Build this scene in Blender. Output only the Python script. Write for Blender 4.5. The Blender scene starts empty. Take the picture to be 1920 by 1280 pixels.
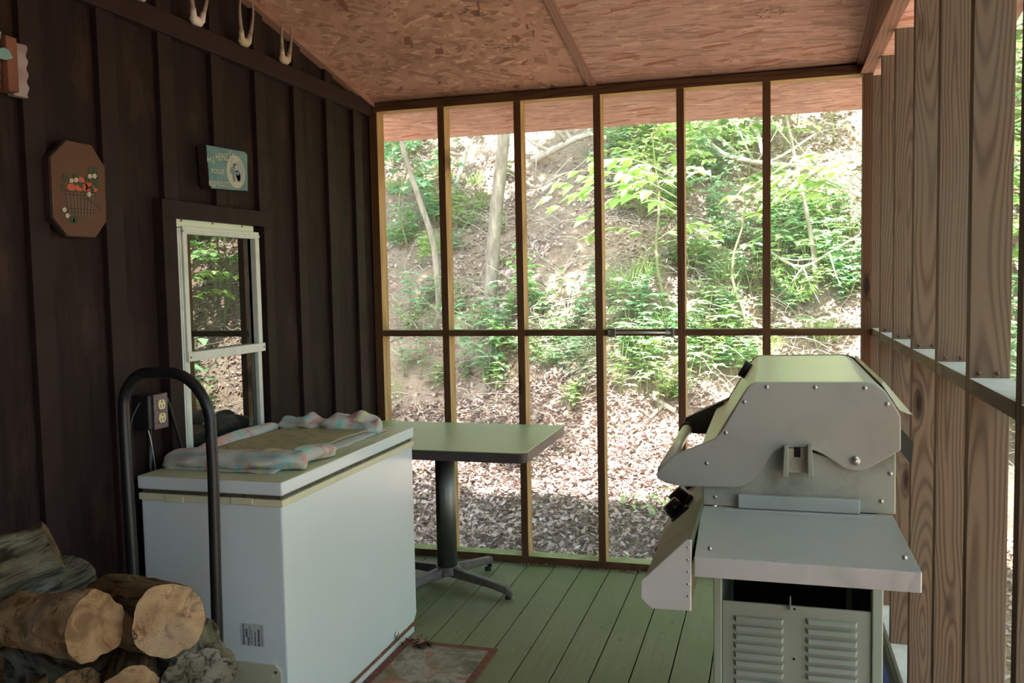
import bpy, bmesh, math, random
import numpy as np
from mathutils import Vector, Matrix, noise as mnoise
PI = math.pi
SC = bpy.context.scene
COL = SC.collection
random.seed(7)
RNG = np.random.default_rng(7)

# ------------------------------------------------------------------ camera
FPX, CXP, CYP, EYE = 1667.0, 960.0, 640.0, 1.5
def _ray(x, y): return np.array([(x-CXP)/FPX, -(y-CYP)/FPX, -1.0])
_v1 = _ray(1445, 518); _v1 /= np.linalg.norm(_v1)
_v2 = -_ray(-4770, 640); _v2 /= np.linalg.norm(_v2); _v2 -= _v1*(_v1@_v2); _v2 /= np.linalg.norm(_v2)
_v3 = np.cross(_v2, _v1); _v3 = _v3 if _v3[1] > 0 else -_v3
RC = np.array([_v2, _v1, _v3])
cam = bpy.data.cameras.new('camera'); camo = bpy.data.objects.new('camera', cam); COL.objects.link(camo)
m4 = np.eye(4); m4[:3, :3] = RC; m4[2, 3] = EYE
camo.matrix_world = Matrix(m4.tolist())
cam.sensor_width = 36.0; cam.lens = FPX/1920*36.0; cam.clip_start = 0.05; cam.clip_end = 200
SC.camera = camo
def onX(x, y, X):
    d = RC@_ray(x, y); d = d*(X/d[0]); return Vector((d[0], d[1], d[2]+EYE))
def onY(x, y, Y):
    d = RC@_ray(x, y); d = d*(Y/d[1]); return Vector((d[0], d[1], d[2]+EYE))

# ------------------------------------------------------------------ light
SC.view_settings.view_transform = 'Standard'; SC.view_settings.look = 'None'
SC.view_settings.gamma = 1; SC.view_settings.use_curve_mapping = False
SC.view_settings.exposure = 1.35
world = bpy.data.worlds.new('sky'); SC.world = world; world.use_nodes = True
wn = world.node_tree; bgn = wn.nodes['Background']
sky = wn.nodes.new('ShaderNodeTexSky'); sky.sky_type = 'NISHITA'; sky.sun_disc = False
sky.sun_elevation = math.radians(60); sky.sun_rotation = math.radians(180); sky.air_density = 1.0; sky.dust_density = 3.0
tint = wn.nodes.new('ShaderNodeMix'); tint.data_type = 'RGBA'; tint.blend_type = 'MULTIPLY'; tint.inputs[0].default_value = 1
tint.inputs[7].default_value = (.96, 1.0, .92, 1)
wn.links.new(sky.outputs[0], tint.inputs[6]); wn.links.new(tint.outputs[2], bgn.inputs[0]); bgn.inputs[1].default_value = 0.36
sun = bpy.data.lights.new('sun', 'SUN'); suno = bpy.data.objects.new('sun', sun); COL.objects.link(suno)
sun.energy = 14.0; sun.angle = math.radians(0.6); sun.color = (1.0, 0.95, 0.88)
suno.rotation_euler = Vector((-0.12, -0.42, 1.0)).to_track_quat('Z', 'Y').to_euler()
suno.location = (0, 0, 20)

# ------------------------------------------------------------------ helpers
class MB:
    def __init__(s): s.v = []; s.f = []; s.mi = []; s.sm = []
    def add(s, vs, fs, mi=0, smooth=False):
        b = len(s.v); s.v += [tuple(p) for p in vs]
        for f in fs: s.f.append(tuple(i+b for i in f)); s.mi.append(mi); s.sm.append(smooth)
        return s
    def box(s, a, b, mi=0):
        x0, y0, z0 = a; x1, y1, z1 = b
        if x0 > x1: x0, x1 = x1, x0
        if y0 > y1: y0, y1 = y1, y0
        if z0 > z1: z0, z1 = z1, z0
        return s.add([(x0,y0,z0),(x1,y0,z0),(x1,y1,z0),(x0,y1,z0),(x0,y0,z1),(x1,y0,z1),(x1,y1,z1),(x0,y1,z1)],
                     [(0,3,2,1),(4,5,6,7),(0,1,5,4),(1,2,6,5),(2,3,7,6),(3,0,4,7)], mi)
    def prism(s, pts, axis, a, b, mi=0):
        """pts: 2D outline; axis 'x': pts are (y,z); 'y': (x,z); 'z': (x,y)"""
        n = len(pts)
        mk = {'x': lambda p, t: (t, p[0], p[1]), 'y': lambda p, t: (p[0], t, p[1]), 'z': lambda p, t: (p[0], p[1], t)}[axis]
        vs = [mk(p, a) for p in pts]+[mk(p, b) for p in pts]
        fs = [tuple(range(n))[::-1], tuple(range(n, 2*n))]+[(i, (i+1) % n, n+(i+1) % n, n+i) for i in range(n)]
        return s.add(vs, fs, mi)
    def tube(s, path, r, n=12, mi=0, cap=True):
        P = [Vector(p) for p in path]; k = len(P)
        rr = r if isinstance(r, (list, tuple)) else [r]*k
        up = None; vs = []; fs = []
        for i, p in enumerate(P):
            t = (P[min(i+1, k-1)]-P[max(i-1, 0)]).normalized()
            if up is None:
                up = Vector((0, 0, 1)) if abs(t.z) < .9 else Vector((1, 0, 0))
            u = t.cross(up).normalized(); up = u.cross(t).normalized()
            for j in range(n):
                a = 2*PI*j/n; vs.append(p+(u*math.cos(a)+up*math.sin(a))*rr[i])
        for i in range(k-1):
            for j in range(n): fs.append((i*n+j, i*n+(j+1) % n, (i+1)*n+(j+1) % n, (i+1)*n+j))
        if cap: fs.append(tuple(range(n))[::-1]); fs.append(tuple(range((k-1)*n, k*n)))
        return s.add(vs, fs, mi, True)
    def disc(s, c, nrm, r, h, n=16, mi=0, r2=None):
        c = Vector(c); nrm = Vector(nrm).normalized()
        return s.tube([c, c+nrm*h], [r, r if r2 is None else r2], n, mi)
    def build(s, name, mat, parent=None, bevel=0, loc=None, sub=0, smooth=None):
        me = bpy.data.meshes.new(name)
        me.from_pydata(s.v, [], s.f)
        mats = mat if isinstance(mat, (list, tuple)) else [mat]
        for m in mats: me.materials.append(m)
        me.polygons.foreach_set('material_index', s.mi)
        me.polygons.foreach_set('use_smooth', s.sm if smooth is None else [smooth]*len(s.f))
        me.update()
        o = bpy.data.objects.new(name, me); COL.objects.link(o)
        if parent is not None:
            o.parent = parent; o.matrix_parent_inverse = Matrix.Identity(4)
            if loc is not None: o.location = loc
        elif loc is not None: o.location = loc
        if bevel:
            b = o.modifiers.new('b', 'BEVEL'); b.width = bevel; b.segments = 2; b.limit_method = 'ANGLE'; b.angle_limit = math.radians(40)
        if sub:
            q = o.modifiers.new('s', 'SUBSURF'); q.levels = sub; q.render_levels = sub
        return o
def world_part(mb, name, mat, root, bevel=0, **k):
    """geometry given in world coordinates, child of an Empty standing at root.location (no rotation)"""
    off = root.matrix_basis.translation
    mb.v = [(p[0]-off[0], p[1]-off[1], p[2]-off[2]) for p in mb.v]
    return mb.build(name, mat, root, bevel, **k)
def empty(name, loc=(0, 0, 0)):
    o = bpy.data.objects.new(name, None); COL.objects.link(o); o.location = loc; o.empty_display_size = .05
    return o
def tag(o, label=None, cat=None, group=None, kind=None):
    if label: o['label'] = label
    if cat: o['category'] = cat
    if group: o['group'] = group
    if kind: o['kind'] = kind
    return o
def copy_tree(o, parent=None):
    c = o.copy(); COL.objects.link(c)
    if parent is not None: c.parent = parent
    for ch in list(o.children): copy_tree(ch, c)
    return c
def lerp(a, b, t): return a+(b-a)*t

# ------------------------------------------------------------------ materials
class NT:
    def __init__(s, name):
        s.m = bpy.data.materials.new(name); s.m.use_nodes = True; s.t = s.m.node_tree
        s.b = s.t.nodes['Principled BSDF']; s.out = s.t.nodes['Material Output']
    def n(s, ty, **k):
        q = s.t.nodes.new(ty)
        for a, b in k.items():
            if a.startswith('i_'): q.inputs[a[2:]].default_value = b
            else: setattr(q, a, b)
        return q
    def l(s, a, b): s.t.links.new(a, b)
    def math(s, op, a, b=None, c=None, clamp=False):
        q = s.t.nodes.new('ShaderNodeMath'); q.operation = op; q.use_clamp = clamp
        for i, x in enumerate((a, b, c)):
            if x is None: continue
            if hasattr(x, 'links'): s.l(x, q.inputs[i])
            else: q.inputs[i].default_value = x
        return q.outputs[0]
    def coord(s, kind='Object', scale=(1, 1, 1), rnd=False, rot=(0, 0, 0)):
        tc = s.n('ShaderNodeTexCoord'); mp = s.n('ShaderNodeMapping')
        src = tc.outputs[kind]
        if rnd:
            oi = s.n('ShaderNodeObjectInfo'); va = s.n('ShaderNodeVectorMath', operation='ADD')
            sc = s.math('MULTIPLY', oi.outputs['Random'], 37.0)
            cb = s.n('ShaderNodeCombineXYZ'); s.l(sc, cb.inputs[0]); s.l(sc, cb.inputs[1]); s.l(sc, cb.inputs[2])
            s.l(src, va.inputs[0]); s.l(cb.outputs[0], va.inputs[1]); src = va.outputs[0]
        s.l(src, mp.inputs[0]); mp.inputs['Scale'].default_value = scale; mp.inputs['Rotation'].default_value = rot
        return mp.outputs[0]
    def noise(s, vec, scale=5, detail=4, rough=.5, dist=0):
        q = s.n('ShaderNodeTexNoise'); q.inputs['Scale'].default_value = scale; q.inputs['Detail'].default_value = detail
        q.inputs['Roughness'].default_value = rough; q.inputs['Distortion'].default_value = dist
        if vec is not None: s.l(vec, q.inputs['Vector'])
        return q
    def ramp(s, fac, stops, interp='LINEAR'):
        q = s.n('ShaderNodeValToRGB'); q.color_ramp.interpolation = interp
        e = q.color_ramp.elements
        while len(e) < len(stops): e.new(.5)
        for i, (p, c) in enumerate(stops):
            e[i].position = p; e[i].color = (*c, 1) if len(c) == 3 else c
        s.l(fac, q.inputs[0]); return q.outputs[0]
    def mix(s, fac, a, b, mode='MIX'):
        q = s.n('ShaderNodeMix', data_type='RGBA', blend_type=mode)
        for sock, x in ((q.inputs[0], fac), (q.inputs[6], a), (q.inputs[7], b)):
            if hasattr(x, 'links'): s.l(x, sock)
            elif isinstance(x, (int, float)): sock.default_value = x
            else: sock.default_value = (*x, 1)
        return q.outputs[2]
    def bump(s, h, strength=.3, dist=.01):
        q = s.n('ShaderNodeBump'); q.inputs['Strength'].default_value = strength; q.inputs['Distance'].default_value = dist
        s.l(h, q.inputs['Height']); s.l(q.outputs[0], s.b.inputs['Normal']); return q
    def set(s, **k):
        for a, v in k.items():
            i = s.b.inputs[{'color': 'Base Color', 'rough': 'Roughness', 'metal': 'Metallic', 'spec': 'Specular IOR Level', 'coat': 'Coat Weight'}.get(a, a)]
            if hasattr(v, 'links'): s.l(v, i)
            elif isinstance(v, (tuple, list)): i.default_value = (*v, 1) if len(v) == 3 else v
            else: i.default_value = v
        return s.m
def plain(name, c, rough=.5, metal=0, var=.0, vs=8, spec=.5, bump=0):
    t = NT(name)
    if var:
        nz = t.noise(t.coord(), vs, 5, .6)
        t.set(color=t.ramp(nz.outputs[0], [(.3, tuple(x*(1-var) for x in c)), (.7, tuple(min(1, x*(1+var)) for x in c))]))
        if bump: t.bump(nz.outputs[0], bump, .01)
    else: t.set(color=c)
    return t.set(rough=rough, metal=metal, spec=spec)

def wood(name, light, dark, freq=90, knots=True, axis='z', rough=.75, board=False, contrast=1.0, grey=None):
    t = NT(name)
    perm = {'z': (1, 1, .16), 'x': (.16, 1, 1), 'y': (1, .16, 1)}[axis]
    long = t.coord('Object', perm, rnd=True)
    q = t.noise(long, 5.0, 2, .5)                         # broad cathedral field
    ph = t.math('MULTIPLY', q.outputs[0], freq*.55)
    sep = t.n('ShaderNodeSeparateXYZ'); t.l(long, sep.inputs[0])
    lin = t.math('MULTIPLY', sep.outputs[{'z': 0, 'x': 1, 'y': 0}[axis]], freq*4.6)
    ph = t.math('ADD', ph, lin)
    if board:      # flat sawn face: long pointed arches about a wandering pith line
        raw = t.n('ShaderNodeTexCoord'); sx = t.n('ShaderNodeSeparateXYZ'); t.l(raw.outputs['Object'], sx.inputs[0])
        oi = t.n('ShaderNodeObjectInfo')
        wob = t.noise(t.coord('Object', (.5, .5, 1.1), rnd=True), 1.3, 2, .5)
        deep = t.noise(t.coord('Object', (.3, .3, .42), rnd=True), 1.5, 1, .35)
        x0 = t.math('MULTIPLY_ADD', oi.outputs['Random'], .075, .005)
        u = t.math('ADD', t.math('SUBTRACT', sx.outputs[0], x0), t.math('MULTIPLY_ADD', wob.outputs[0], .07, -.035))
        dd = t.math('MULTIPLY_ADD', deep.outputs[0], .30, -.125)
        rr = t.math('SQRT', t.math('ADD', t.math('MULTIPLY', u, u), t.math('MULTIPLY', dd, dd)))
        q2 = t.noise(t.coord('Object', (25, 25, 3), rnd=True), 1, 2, .5)
        ph = t.math('MULTIPLY_ADD', rr, freq*4.4, t.math('MULTIPLY', q2.outputs[0], 3.0))
    if knots:
        vo = t.n('ShaderNodeTexVoronoi'); vo.inputs['Scale'].default_value = 1.0
        kc = t.coord('Object', {'z': (8.5, .01, 2.0), 'x': (1.9, 4.5, 4.5), 'y': (4.5, 1.9, 4.5)}[axis], rnd=True)
        t.l(kc, vo.inputs['Vector'])
        d = vo.outputs['Distance']
        kn = t.math('SUBTRACT', 1.0, t.math('MULTIPLY', d, 3.6), clamp=True)
        kn2 = t.math('POWER', kn, 2.0)
        ph = t.math('ADD', ph, t.math('MULTIPLY', kn2, 26.0))
    w = t.math('SINE', ph); w = t.math('MULTIPLY_ADD', w, .5, .5); w = t.math('POWER', w, 2.2)
    fib = t.noise(t.coord('Object', {'z': (60, 60, 1.5), 'x': (1.5, 60, 60), 'y': (60, 1.5, 60)}[axis], rnd=True), 3, 3, .6)
    col = t.mix(t.math('MULTIPLY', w, .75*contrast), light, dark)
    col = t.mix(t.math('MULTIPLY', fib.outputs[0], .45), col, tuple(x*.6 for x in light))
    big = t.noise(t.coord('Object', (1, 1, 1), rnd=True), 1.7, 3, .5)
    col = t.mix(t.ramp(big.outputs[0], [(.42, (0, 0, 0)), (.68, (.6, .6, .6))]), col, grey or tuple(x*.8 for x in dark), 'MIX') if grey else \
        t.mix(t.math('MULTIPLY', big.outputs[0], .45), col, tuple(x*.9 for x in dark))
    if knots:
        kd = t.ramp(d, [(.07, (1, 1, 1)), (.17, (0, 0, 0))])
        col = t.mix(kd, col, tuple(x*.35 for x in dark))
    t.bump(w, .12, .003)
    return t.set(color=col, rough=rough, spec=.25)

def osb(name, sx, sy, base, lightc, darkc, rots=(.15, -.35, .6)):
    t = NT(name)
    lays = []
    for i, (rz, sc) in enumerate(((rots[0], 1), (rots[1], 1.25), (rots[2], .9))):
        v = t.n('ShaderNodeTexVoronoi'); v.distance = 'CHEBYCHEV'; v.inputs['Scale'].default_value = 1
        nz = t.noise(t.coord(), 9, 2)
        mp2 = t.n('ShaderNodeMapping'); mp2.inputs['Scale'].default_value = (sx*sc, sy*sc, 8); t.l(t.coord('Object', rot=(0, 0, rz)), mp2.inputs[0]); cd = mp2.outputs[0]
        va = t.n('ShaderNodeVectorMath', operation='ADD'); sc2 = t.n('ShaderNodeVectorMath', operation='SCALE'); sc2.inputs['Scale'].default_value = .9
        t.l(nz.outputs['Color'], sc2.inputs[0]); t.l(cd, va.inputs[0]); t.l(sc2.outputs[0], va.inputs[1])
        t.l(va.outputs[0], v.inputs['Vector']); lays.append(v)
    def rnd(v):
        s_ = t.n('ShaderNodeSeparateColor'); t.l(v.outputs['Color'], s_.inputs[0]); return s_
    a = rnd(lays[0]); b = rnd(lays[1]); c = rnd(lays[2])
    ca = t.ramp(a.outputs[0], [(0, darkc), (.10, tuple(x*.72 for x in base)), (.45, base), (.8, tuple(lerp(x, y, .6) for x, y in zip(base, lightc))), (1, tuple(min(1, x*1.15) for x in lightc))])
    cb = t.ramp(b.outputs[0], [(0, tuple(x*.62 for x in base)), (.3, tuple(x*.88 for x in base)), (.6, base), (1, lightc)])
    cc = t.ramp(c.outputs[1], [(0, darkc), (.07, darkc), (.09, base), (1, tuple(lerp(x, y, .4) for x, y in zip(base, lightc)))])
    m1 = t.mix(t.math('GREATER_THAN', b.outputs[2], .5), ca, cb)
    m1 = t.mix(t.math('GREATER_THAN', c.outputs[2], .72), m1, cc)
    fine = t.noise(t.coord('Object', (sx*3, sy*3, 10)), 1, 4, .7)
    m1 = t.mix(t.math('MULTIPLY', fine.outputs[0], .22), m1, tuple(x*.8 for x in base), 'MIX')
    big = t.noise(t.coord(), 2.2, 4, .6)
    m1 = t.mix(t.ramp(big.outputs[0], [(.52, (0, 0, 0)), (.8, (.45, .45, .45))]), m1, (darkc[0]*.8, darkc[1]*.85, darkc[2]*.9))
    # mildew spots
    sp = t.n('ShaderNodeTexVoronoi'); sp.inputs['Scale'].default_value = 1
    t.l(t.coord('Object', (2.3, 3.1, 1)), sp.inputs['Vector'])
    msk = t.math('MULTIPLY', t.math('LESS_THAN', sp.outputs['Distance'], .17), t.math('GREATER_THAN', t.noise(t.coord('Object', (30, 60, 10)), 1, 3, .7).outputs[0], .56))
    m1 = t.mix(t.math('MULTIPLY', msk, .75), m1, (.06, .035, .03))
    t.bump(a.outputs[0], .25, .002)
    return t.set(color=m1, rough=.85, spec=.15)

M = {}
M['stud'] = wood('weathered_stud', (.175, .116, .070), (.056, .029, .017), 165, True, 'z', board=True, contrast=1.0, grey=(.135, .115, .08))
M['stud2'] = wood('brown_stud', (.16, .08, .038), (.06, .027, .013), 110, True, 'z')
M['railx'] = wood('brown_rail', (.155, .08, .04), (.06, .028, .014), 110, True, 'x')
M['railyR'] = wood('brown_rail_side', (.20, .14, .08), (.085, .055, .03), 110, False, 'y')
M['pale'] = wood('lit_stud_side', (.62, .43, .20), (.36, .19, .07), 90, True, 'z')  # brighter copy of the stud wood, side light put into its colour
M['palex'] = wood('pale_pine_level', (.62, .43, .20), (.36, .19, .07), 90, False, 'x')
M['strip'] = wood('pink_wood_strip', (.40, .23, .17), (.24, .12, .085), 80, True, 'y')
M['osbA'] = osb('strand_board_rough', 11, 34, (.50, .285, .205), (.66, .41, .31), (.24, .11, .075), (.55, -.6, 1.3))
M['osbB'] = osb('strand_board_level', 9, 52, (.50, .305, .245), (.62, .40, .33), (.36, .14, .09), (.06, -.14, .2))
# dark siding
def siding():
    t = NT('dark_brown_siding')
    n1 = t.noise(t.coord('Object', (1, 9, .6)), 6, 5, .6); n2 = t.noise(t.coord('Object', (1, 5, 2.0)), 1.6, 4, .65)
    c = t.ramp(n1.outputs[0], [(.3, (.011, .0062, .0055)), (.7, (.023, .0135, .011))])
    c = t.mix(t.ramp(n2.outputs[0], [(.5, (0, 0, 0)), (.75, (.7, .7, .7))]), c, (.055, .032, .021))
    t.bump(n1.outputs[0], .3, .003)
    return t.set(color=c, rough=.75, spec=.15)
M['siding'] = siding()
M['batten'] = plain('dark_brown_batten', (.023, .0135, .012), .7, 0, .25, 10, .15)
M['trimdark'] = plain('dark_plum_trim', (.030, .017, .016), .7, 0, .2, 8, .15)
def deck():
    t = NT('olive_deck_stain')
    g = t.noise(t.coord('Object', (30, 1.2, 1), rnd=True), 2.5, 4, .6); b = t.noise(t.coord('Object', (1, 1, 1)), 1.3, 4, .55)
    c = t.ramp(g.outputs[0], [(.25, (.15, .158, .085)), (.75, (.215, .228, .125))])
    c = t.mix(t.ramp(b.outputs[0], [(.42, (0, 0, 0)), (.62, (.8, .8, .8))]), c, (.125, .16, .045))
    oi = t.n('ShaderNodeObjectInfo')
    c = t.mix(t.math('MULTIPLY', oi.outputs['Random'], .35), c, (.21, .20, .15))
    sp = t.noise(t.coord('Object', (1, 1, 1)), 26, 3, .5)
    c = t.mix(t.ramp(sp.outputs[0], [(.66, (0, 0, 0)), (.72, (.6, .6, .6))]), c, (.06, .06, .03))
    t.bump(g.outputs[0], .2, .003)
    return t.set(color=c, rough=.6, spec=.3)
M['deck'] = deck()
M['greenlit'] = plain('green_lit_wood_top', (.33, .36, .17), .8, 0, .3, 12)  # green light falling on plate and rail tops, put into the colour
M['greyrail'] = plain('pale_grey_rail_top', (.52, .53, .50), .8, 0, .12, 12)  # paler grey for side rail tops and the whole side bottom plate
def screen():
    t = NT('insect_screen')
    lw = t.n('ShaderNodeLayerWeight'); lw.inputs['Blend'].default_value = .5
    f = t.math('MULTIPLY_ADD', t.math('POWER', lw.outputs['Facing'], 3.0), .9, .17, clamp=True)
    tr = t.n('ShaderNodeBsdfTransparent'); df = t.n('ShaderNodeBsdfDiffuse'); df.inputs[0].default_value = (.62, .66, .68, 1)
    mx = t.n('ShaderNodeMixShader'); t.l(f, mx.inputs[0]); t.l(tr.outputs[0], mx.inputs[1]); t.l(df.outputs[0], mx.inputs[2])
    t.l(mx.outputs[0], t.out.inputs[0]); return t.m
M['screen'] = screen()
M['white'] = plain('freezer_white_enamel', (.70, .77, .78), .22, 0, .02, 3)
M['lidtop'] = plain('aged_lid_enamel', (.58, .59, .36), .35, 0, .05, 5)
M['cream'] = plain('yellowed_cream_trim', (.66, .64, .43), .45, 0, .08, 9)
M['gasket'] = plain('dark_gasket', (.09, .07, .05), .8, 0, .7, 60)  # dark mottled colour in the gap under the lid
M['rust'] = plain('rust', (.20, .09, .045), .85, 0, .4, 30)
M['creamvent'] = plain('cream_vent_plastic', (.50, .50, .36), .5)
M['black'] = plain('black_paint', (.012, .013, .014), .38, 0, .2, 12)
M['blackmat'] = plain('black_matte', (.01, .01, .011), .7)
M['darkvoid'] = plain('dark_interior', (.006, .006, .006), .9)
M['rubber'] = plain('rubber', (.02, .02, .02), .8)
def metal(name, c, rough, var=.12, sc=(1, 1, 1)):
    t = NT(name); n = t.noise(t.coord('Object', sc), 6, 5, .6)
    t.set(color=t.ramp(n.outputs[0], [(.3, tuple(x*(1-var) for x in c)), (.7, c)]))
    r = t.math('MULTIPLY_ADD', n.outputs[0], .25, rough)
    t.set(rough=r, metal=1.0); return t.m
M['alu'] = metal('brushed_aluminium', (.62, .63, .60), .38)
M['steel'] = metal('worn_steel', (.55, .55, .53), .28)
def wavy():
    t = NT('polished_sheet_metal'); w = t.noise(t.coord(), 7, 2, .4, 1.2)
    t.bump(w.outputs[0], .35, .02)
    return t.set(color=(.72, .69, .68), metal=.3, rough=.25)
M['polish'] = wavy()
def grime(name, c, stain, rough=.45, metal=0.0):
    t = NT(name); t.set(spec=.3); n = t.noise(t.coord('Object', (1, 1, 1)), 9, 6, .65); v = t.noise(t.coord('Object', (14, 14, 1.5)), 2, 4, .6)
    k = t.math('MULTIPLY', t.ramp(n.outputs[0], [(.48, (0, 0, 0)), (.72, (1, 1, 1))]), v.outputs[0])
    return t.set(color=t.mix(k, c, stain), rough=rough, metal=metal)
M['hoodplate'] = grime('dull_grey_hood_plate', (.43, .42, .365), (.33, .315, .27), .45, .05)
M['firebox'] = grime('grimy_grey_firebox', (.38, .395, .325), (.13, .13, .095), .45, .05)
M['enamel'] = plain('pale_green_cream_enamel', (.64, .69, .54), .3, 0, .03, 4)
M['sage'] = plain('sage_grey_paint', (.33, .35, .285), .45, 0, .03, 6)
M['sagepost'] = plain('sage_green_post', (.36, .40, .31), .45, 0, .03, 6)
M['darkmetal'] = plain('dark_enamel', (.05, .055, .045), .3, 0, .4, 9)
M['shelf'] = grime('shelf_aluminium', (.45, .485, .45), (.38, .41, .375), .38, .08)
M['glasswin'] = NT('window_pane').set(color=(.008, .01, .009), rough=.0, spec=1.0)
M['glasswin'].node_tree.nodes['Principled BSDF'].inputs['IOR'].default_value = 1.9
M['whitealu'] = plain('chalky_white_aluminium', (.60, .64, .57), .5, 0, .1, 20)
M['laminate'] = plain('olive_laminate', (.43, .52, .29), .38, 0, .03, 5)
M['tabedge'] = plain('dark_brown_edge', (.055, .042, .042), .5)
M['column'] = metal('tarnished_column', (.30, .32, .31), .33, .35, (1, 1, .3))
M['castiron'] = plain('brown_cast_iron', (.10, .085, .08), .5, 0, .4, 25)
M['yellow'] = plain('ivory_receptacle', (.62, .58, .30), .45)
M['brownplate'] = plain('speckled_brown_cover', (.13, .085, .10), .45, 0, .6, 90)
M['plaque'] = wood('stained_plaque', (.115, .047, .025), (.07, .026, .015), 12, False, 'z', .5)
M['plqedge'] = plain('dark_plaque_edge', (.03, .018, .014), .6)
M['bone'] = plain('bone', (.52, .42, .30), .7, 0, .35, 25)
M['bonewhite'] = plain('bleached_bone', (.72, .62, .58), .7, 0, .15, 25)
M['antler'] = plain('antler', (.34, .27, .21), .6, 0, .35, 30)
M['blue'] = plain('blue_mat', (.02, .035, .16), .8, 0, .2, 40)

# ------------------------------------------------------------------ SETTING: deck floor
YB = -2.6      # how far the porch runs back behind the viewer
DF = 4.485     # inner face of the far framing
XL, XR = -2.10, .456
floor = tag(empty('floor', (0, 0, 0)), kind='structure')
k0 = -.655-.1448*11
x = k0
while x < .60:
    a, b = x+.0025, x+.1448-.0025
    a = max(a, XL+.0); b = min(b, .56)
    if b-a > .01:
        mb = MB().box((a, YB, -.035), (b, 4.60, 0)); mb.build('deck_board', M['deck'], floor, .002)
    x += .1448
MB().box((XL, YB, -.30), (.545, 4.585, -.037)).build('rim_joist', M['blackmat'], floor)

# ---- far framing
wb = tag(empty('wall_back', (0, 0, 0)), kind='structure')
for fx0, fx1, mt in [(-2.093, -2.046, 0), (-1.697, -1.659, 0), (-1.277, -1.239, 0), (-.860, -.822, 0), (-.445, -.408, 1), (-.038, 0.0, 1)]:
    mb = MB(); w = fx1-fx0
    mb.box((0, 0, 0), (w, .089, 2.389))
    o = mb.build('stud', [M['stud2'], M['pale']], wb, .0015, loc=(fx0, DF, .038))
    # side cheeks get a brighter wood: the light on them put into colour
    me = o.data
    for p in me.polygons:
        if abs(p.normal.x) > .9: p.material_index = 1
MB().box((0, 0, 0), (.041, .089, 2.389)).build('corner_post', M['stud2'], wb, .0015, loc=(.415, DF, .038))
def xrail(name, x0, x1, z0, z1, d0=0, d1=.089, top=None, bot=None, parent=wb, mat=None):
    mats = [mat or M['railx'], top or M['railx'], bot or M['railx']]
    o = MB().box((0, 0, 0), (x1-x0, d1-d0, z1-z0)).build(name, mats, parent, .0015, loc=(x0, DF+d0, z0))
    for p in o.data.polygons:
        if p.normal.z > .9: p.material_index = 1
        if p.normal.z < -.9: p.material_index = 2
    return o
xrail('bottom_plate', XL, .545, 0, .038, top=M['greenlit'])
xrail('top_plate', XL, .456, 2.428, 2.472, bot=M['palex'])
ed = [-2.046, -1.697, -1.659, -1.277, -1.239, -.860, -.822, -.445, -.408, -.038, 0.0, .415]
for i in range(0, 12, 2):
    xrail('rail', ed[i], ed[i+1], 1.213, 1.246, top=M['greenlit'])
MB().add([(XL, DF+.091, 0), (.545, DF+.091, 0), (.545, DF+.091, 2.46), (XL, DF+.091, 2.46)], [(0, 1, 2, 3)]).build('insect_screen', M['screen'], wb)

# ---- right framing
wr = tag(empty('wall_right', (0, 0, 0)), kind='structure')
ys = [4.15, 3.715, 3.232, 2.766, 2.34, 1.878, 1.46, 1.03, .6, .17, -.26, -.69, -1.12, -1.55, -1.98, -2.41]
MB().box((0, 0, 0), (.089, .038, 2.39)).build('stud', M['stud'], wr, .0015, loc=(XR, DF+.055, .038))
for yy in ys:
    o = MB().box((0, 0, 0), (.089, .038, 2.39)).build('stud', [M['stud'], M['stud2']], wr, .0015, loc=(XR, yy, .038))
    for p in o.data.polygons:
        if p.normal.x < -.9: p.material_index = 1
MB().box((XR, YB, 0), (.545, DF, .038)).build('bottom_plate', [M['greyrail']], wr, .0015)
al = [DF]+ys
for i in range(len(al)-1):
    y1 = al[i]; y0 = al[i+1]+.038
    o = MB().box((0, 0, 0), (.089, y1-y0, .036)).build('rail', [M['railyR'], M['greyrail']], wr, .0015, loc=(XR, y0, 1.212))
    for p in o.data.polygons:
        if p.normal.z > .9: p.material_index = 1
MB().add([(.548, YB, 0), (.548, DF+.09, 0), (.548, DF+.09, 2.43), (.548, YB, 2.43)], [(0, 1, 2, 3)]).build('insect_screen', M['screen'], wr)
for yy in ys[:5]:
    for k_ in (.022, .062):
        MB().tube([(XR+k_, yy, 1.258), (XR+k_, yy-.006, 1.262)], .0035, 8).build('nail', M['rust'], wr)
# wedge beam below the sloping roof
def cz(y): return 2.485-.18*(y-DF)
MB().prism([(DF+.02, 2.43), (DF+.02, cz(DF+.02)), (YB, cz(YB)), (YB, 2.43)], 'x', .418, .455).build('gable_beam', M['strip'], wr, .0015)
MB().box((.4, YB, 2.428), (.456, DF+.02, 2.436)).build('beam_edge', M['strip'], wr)

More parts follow.
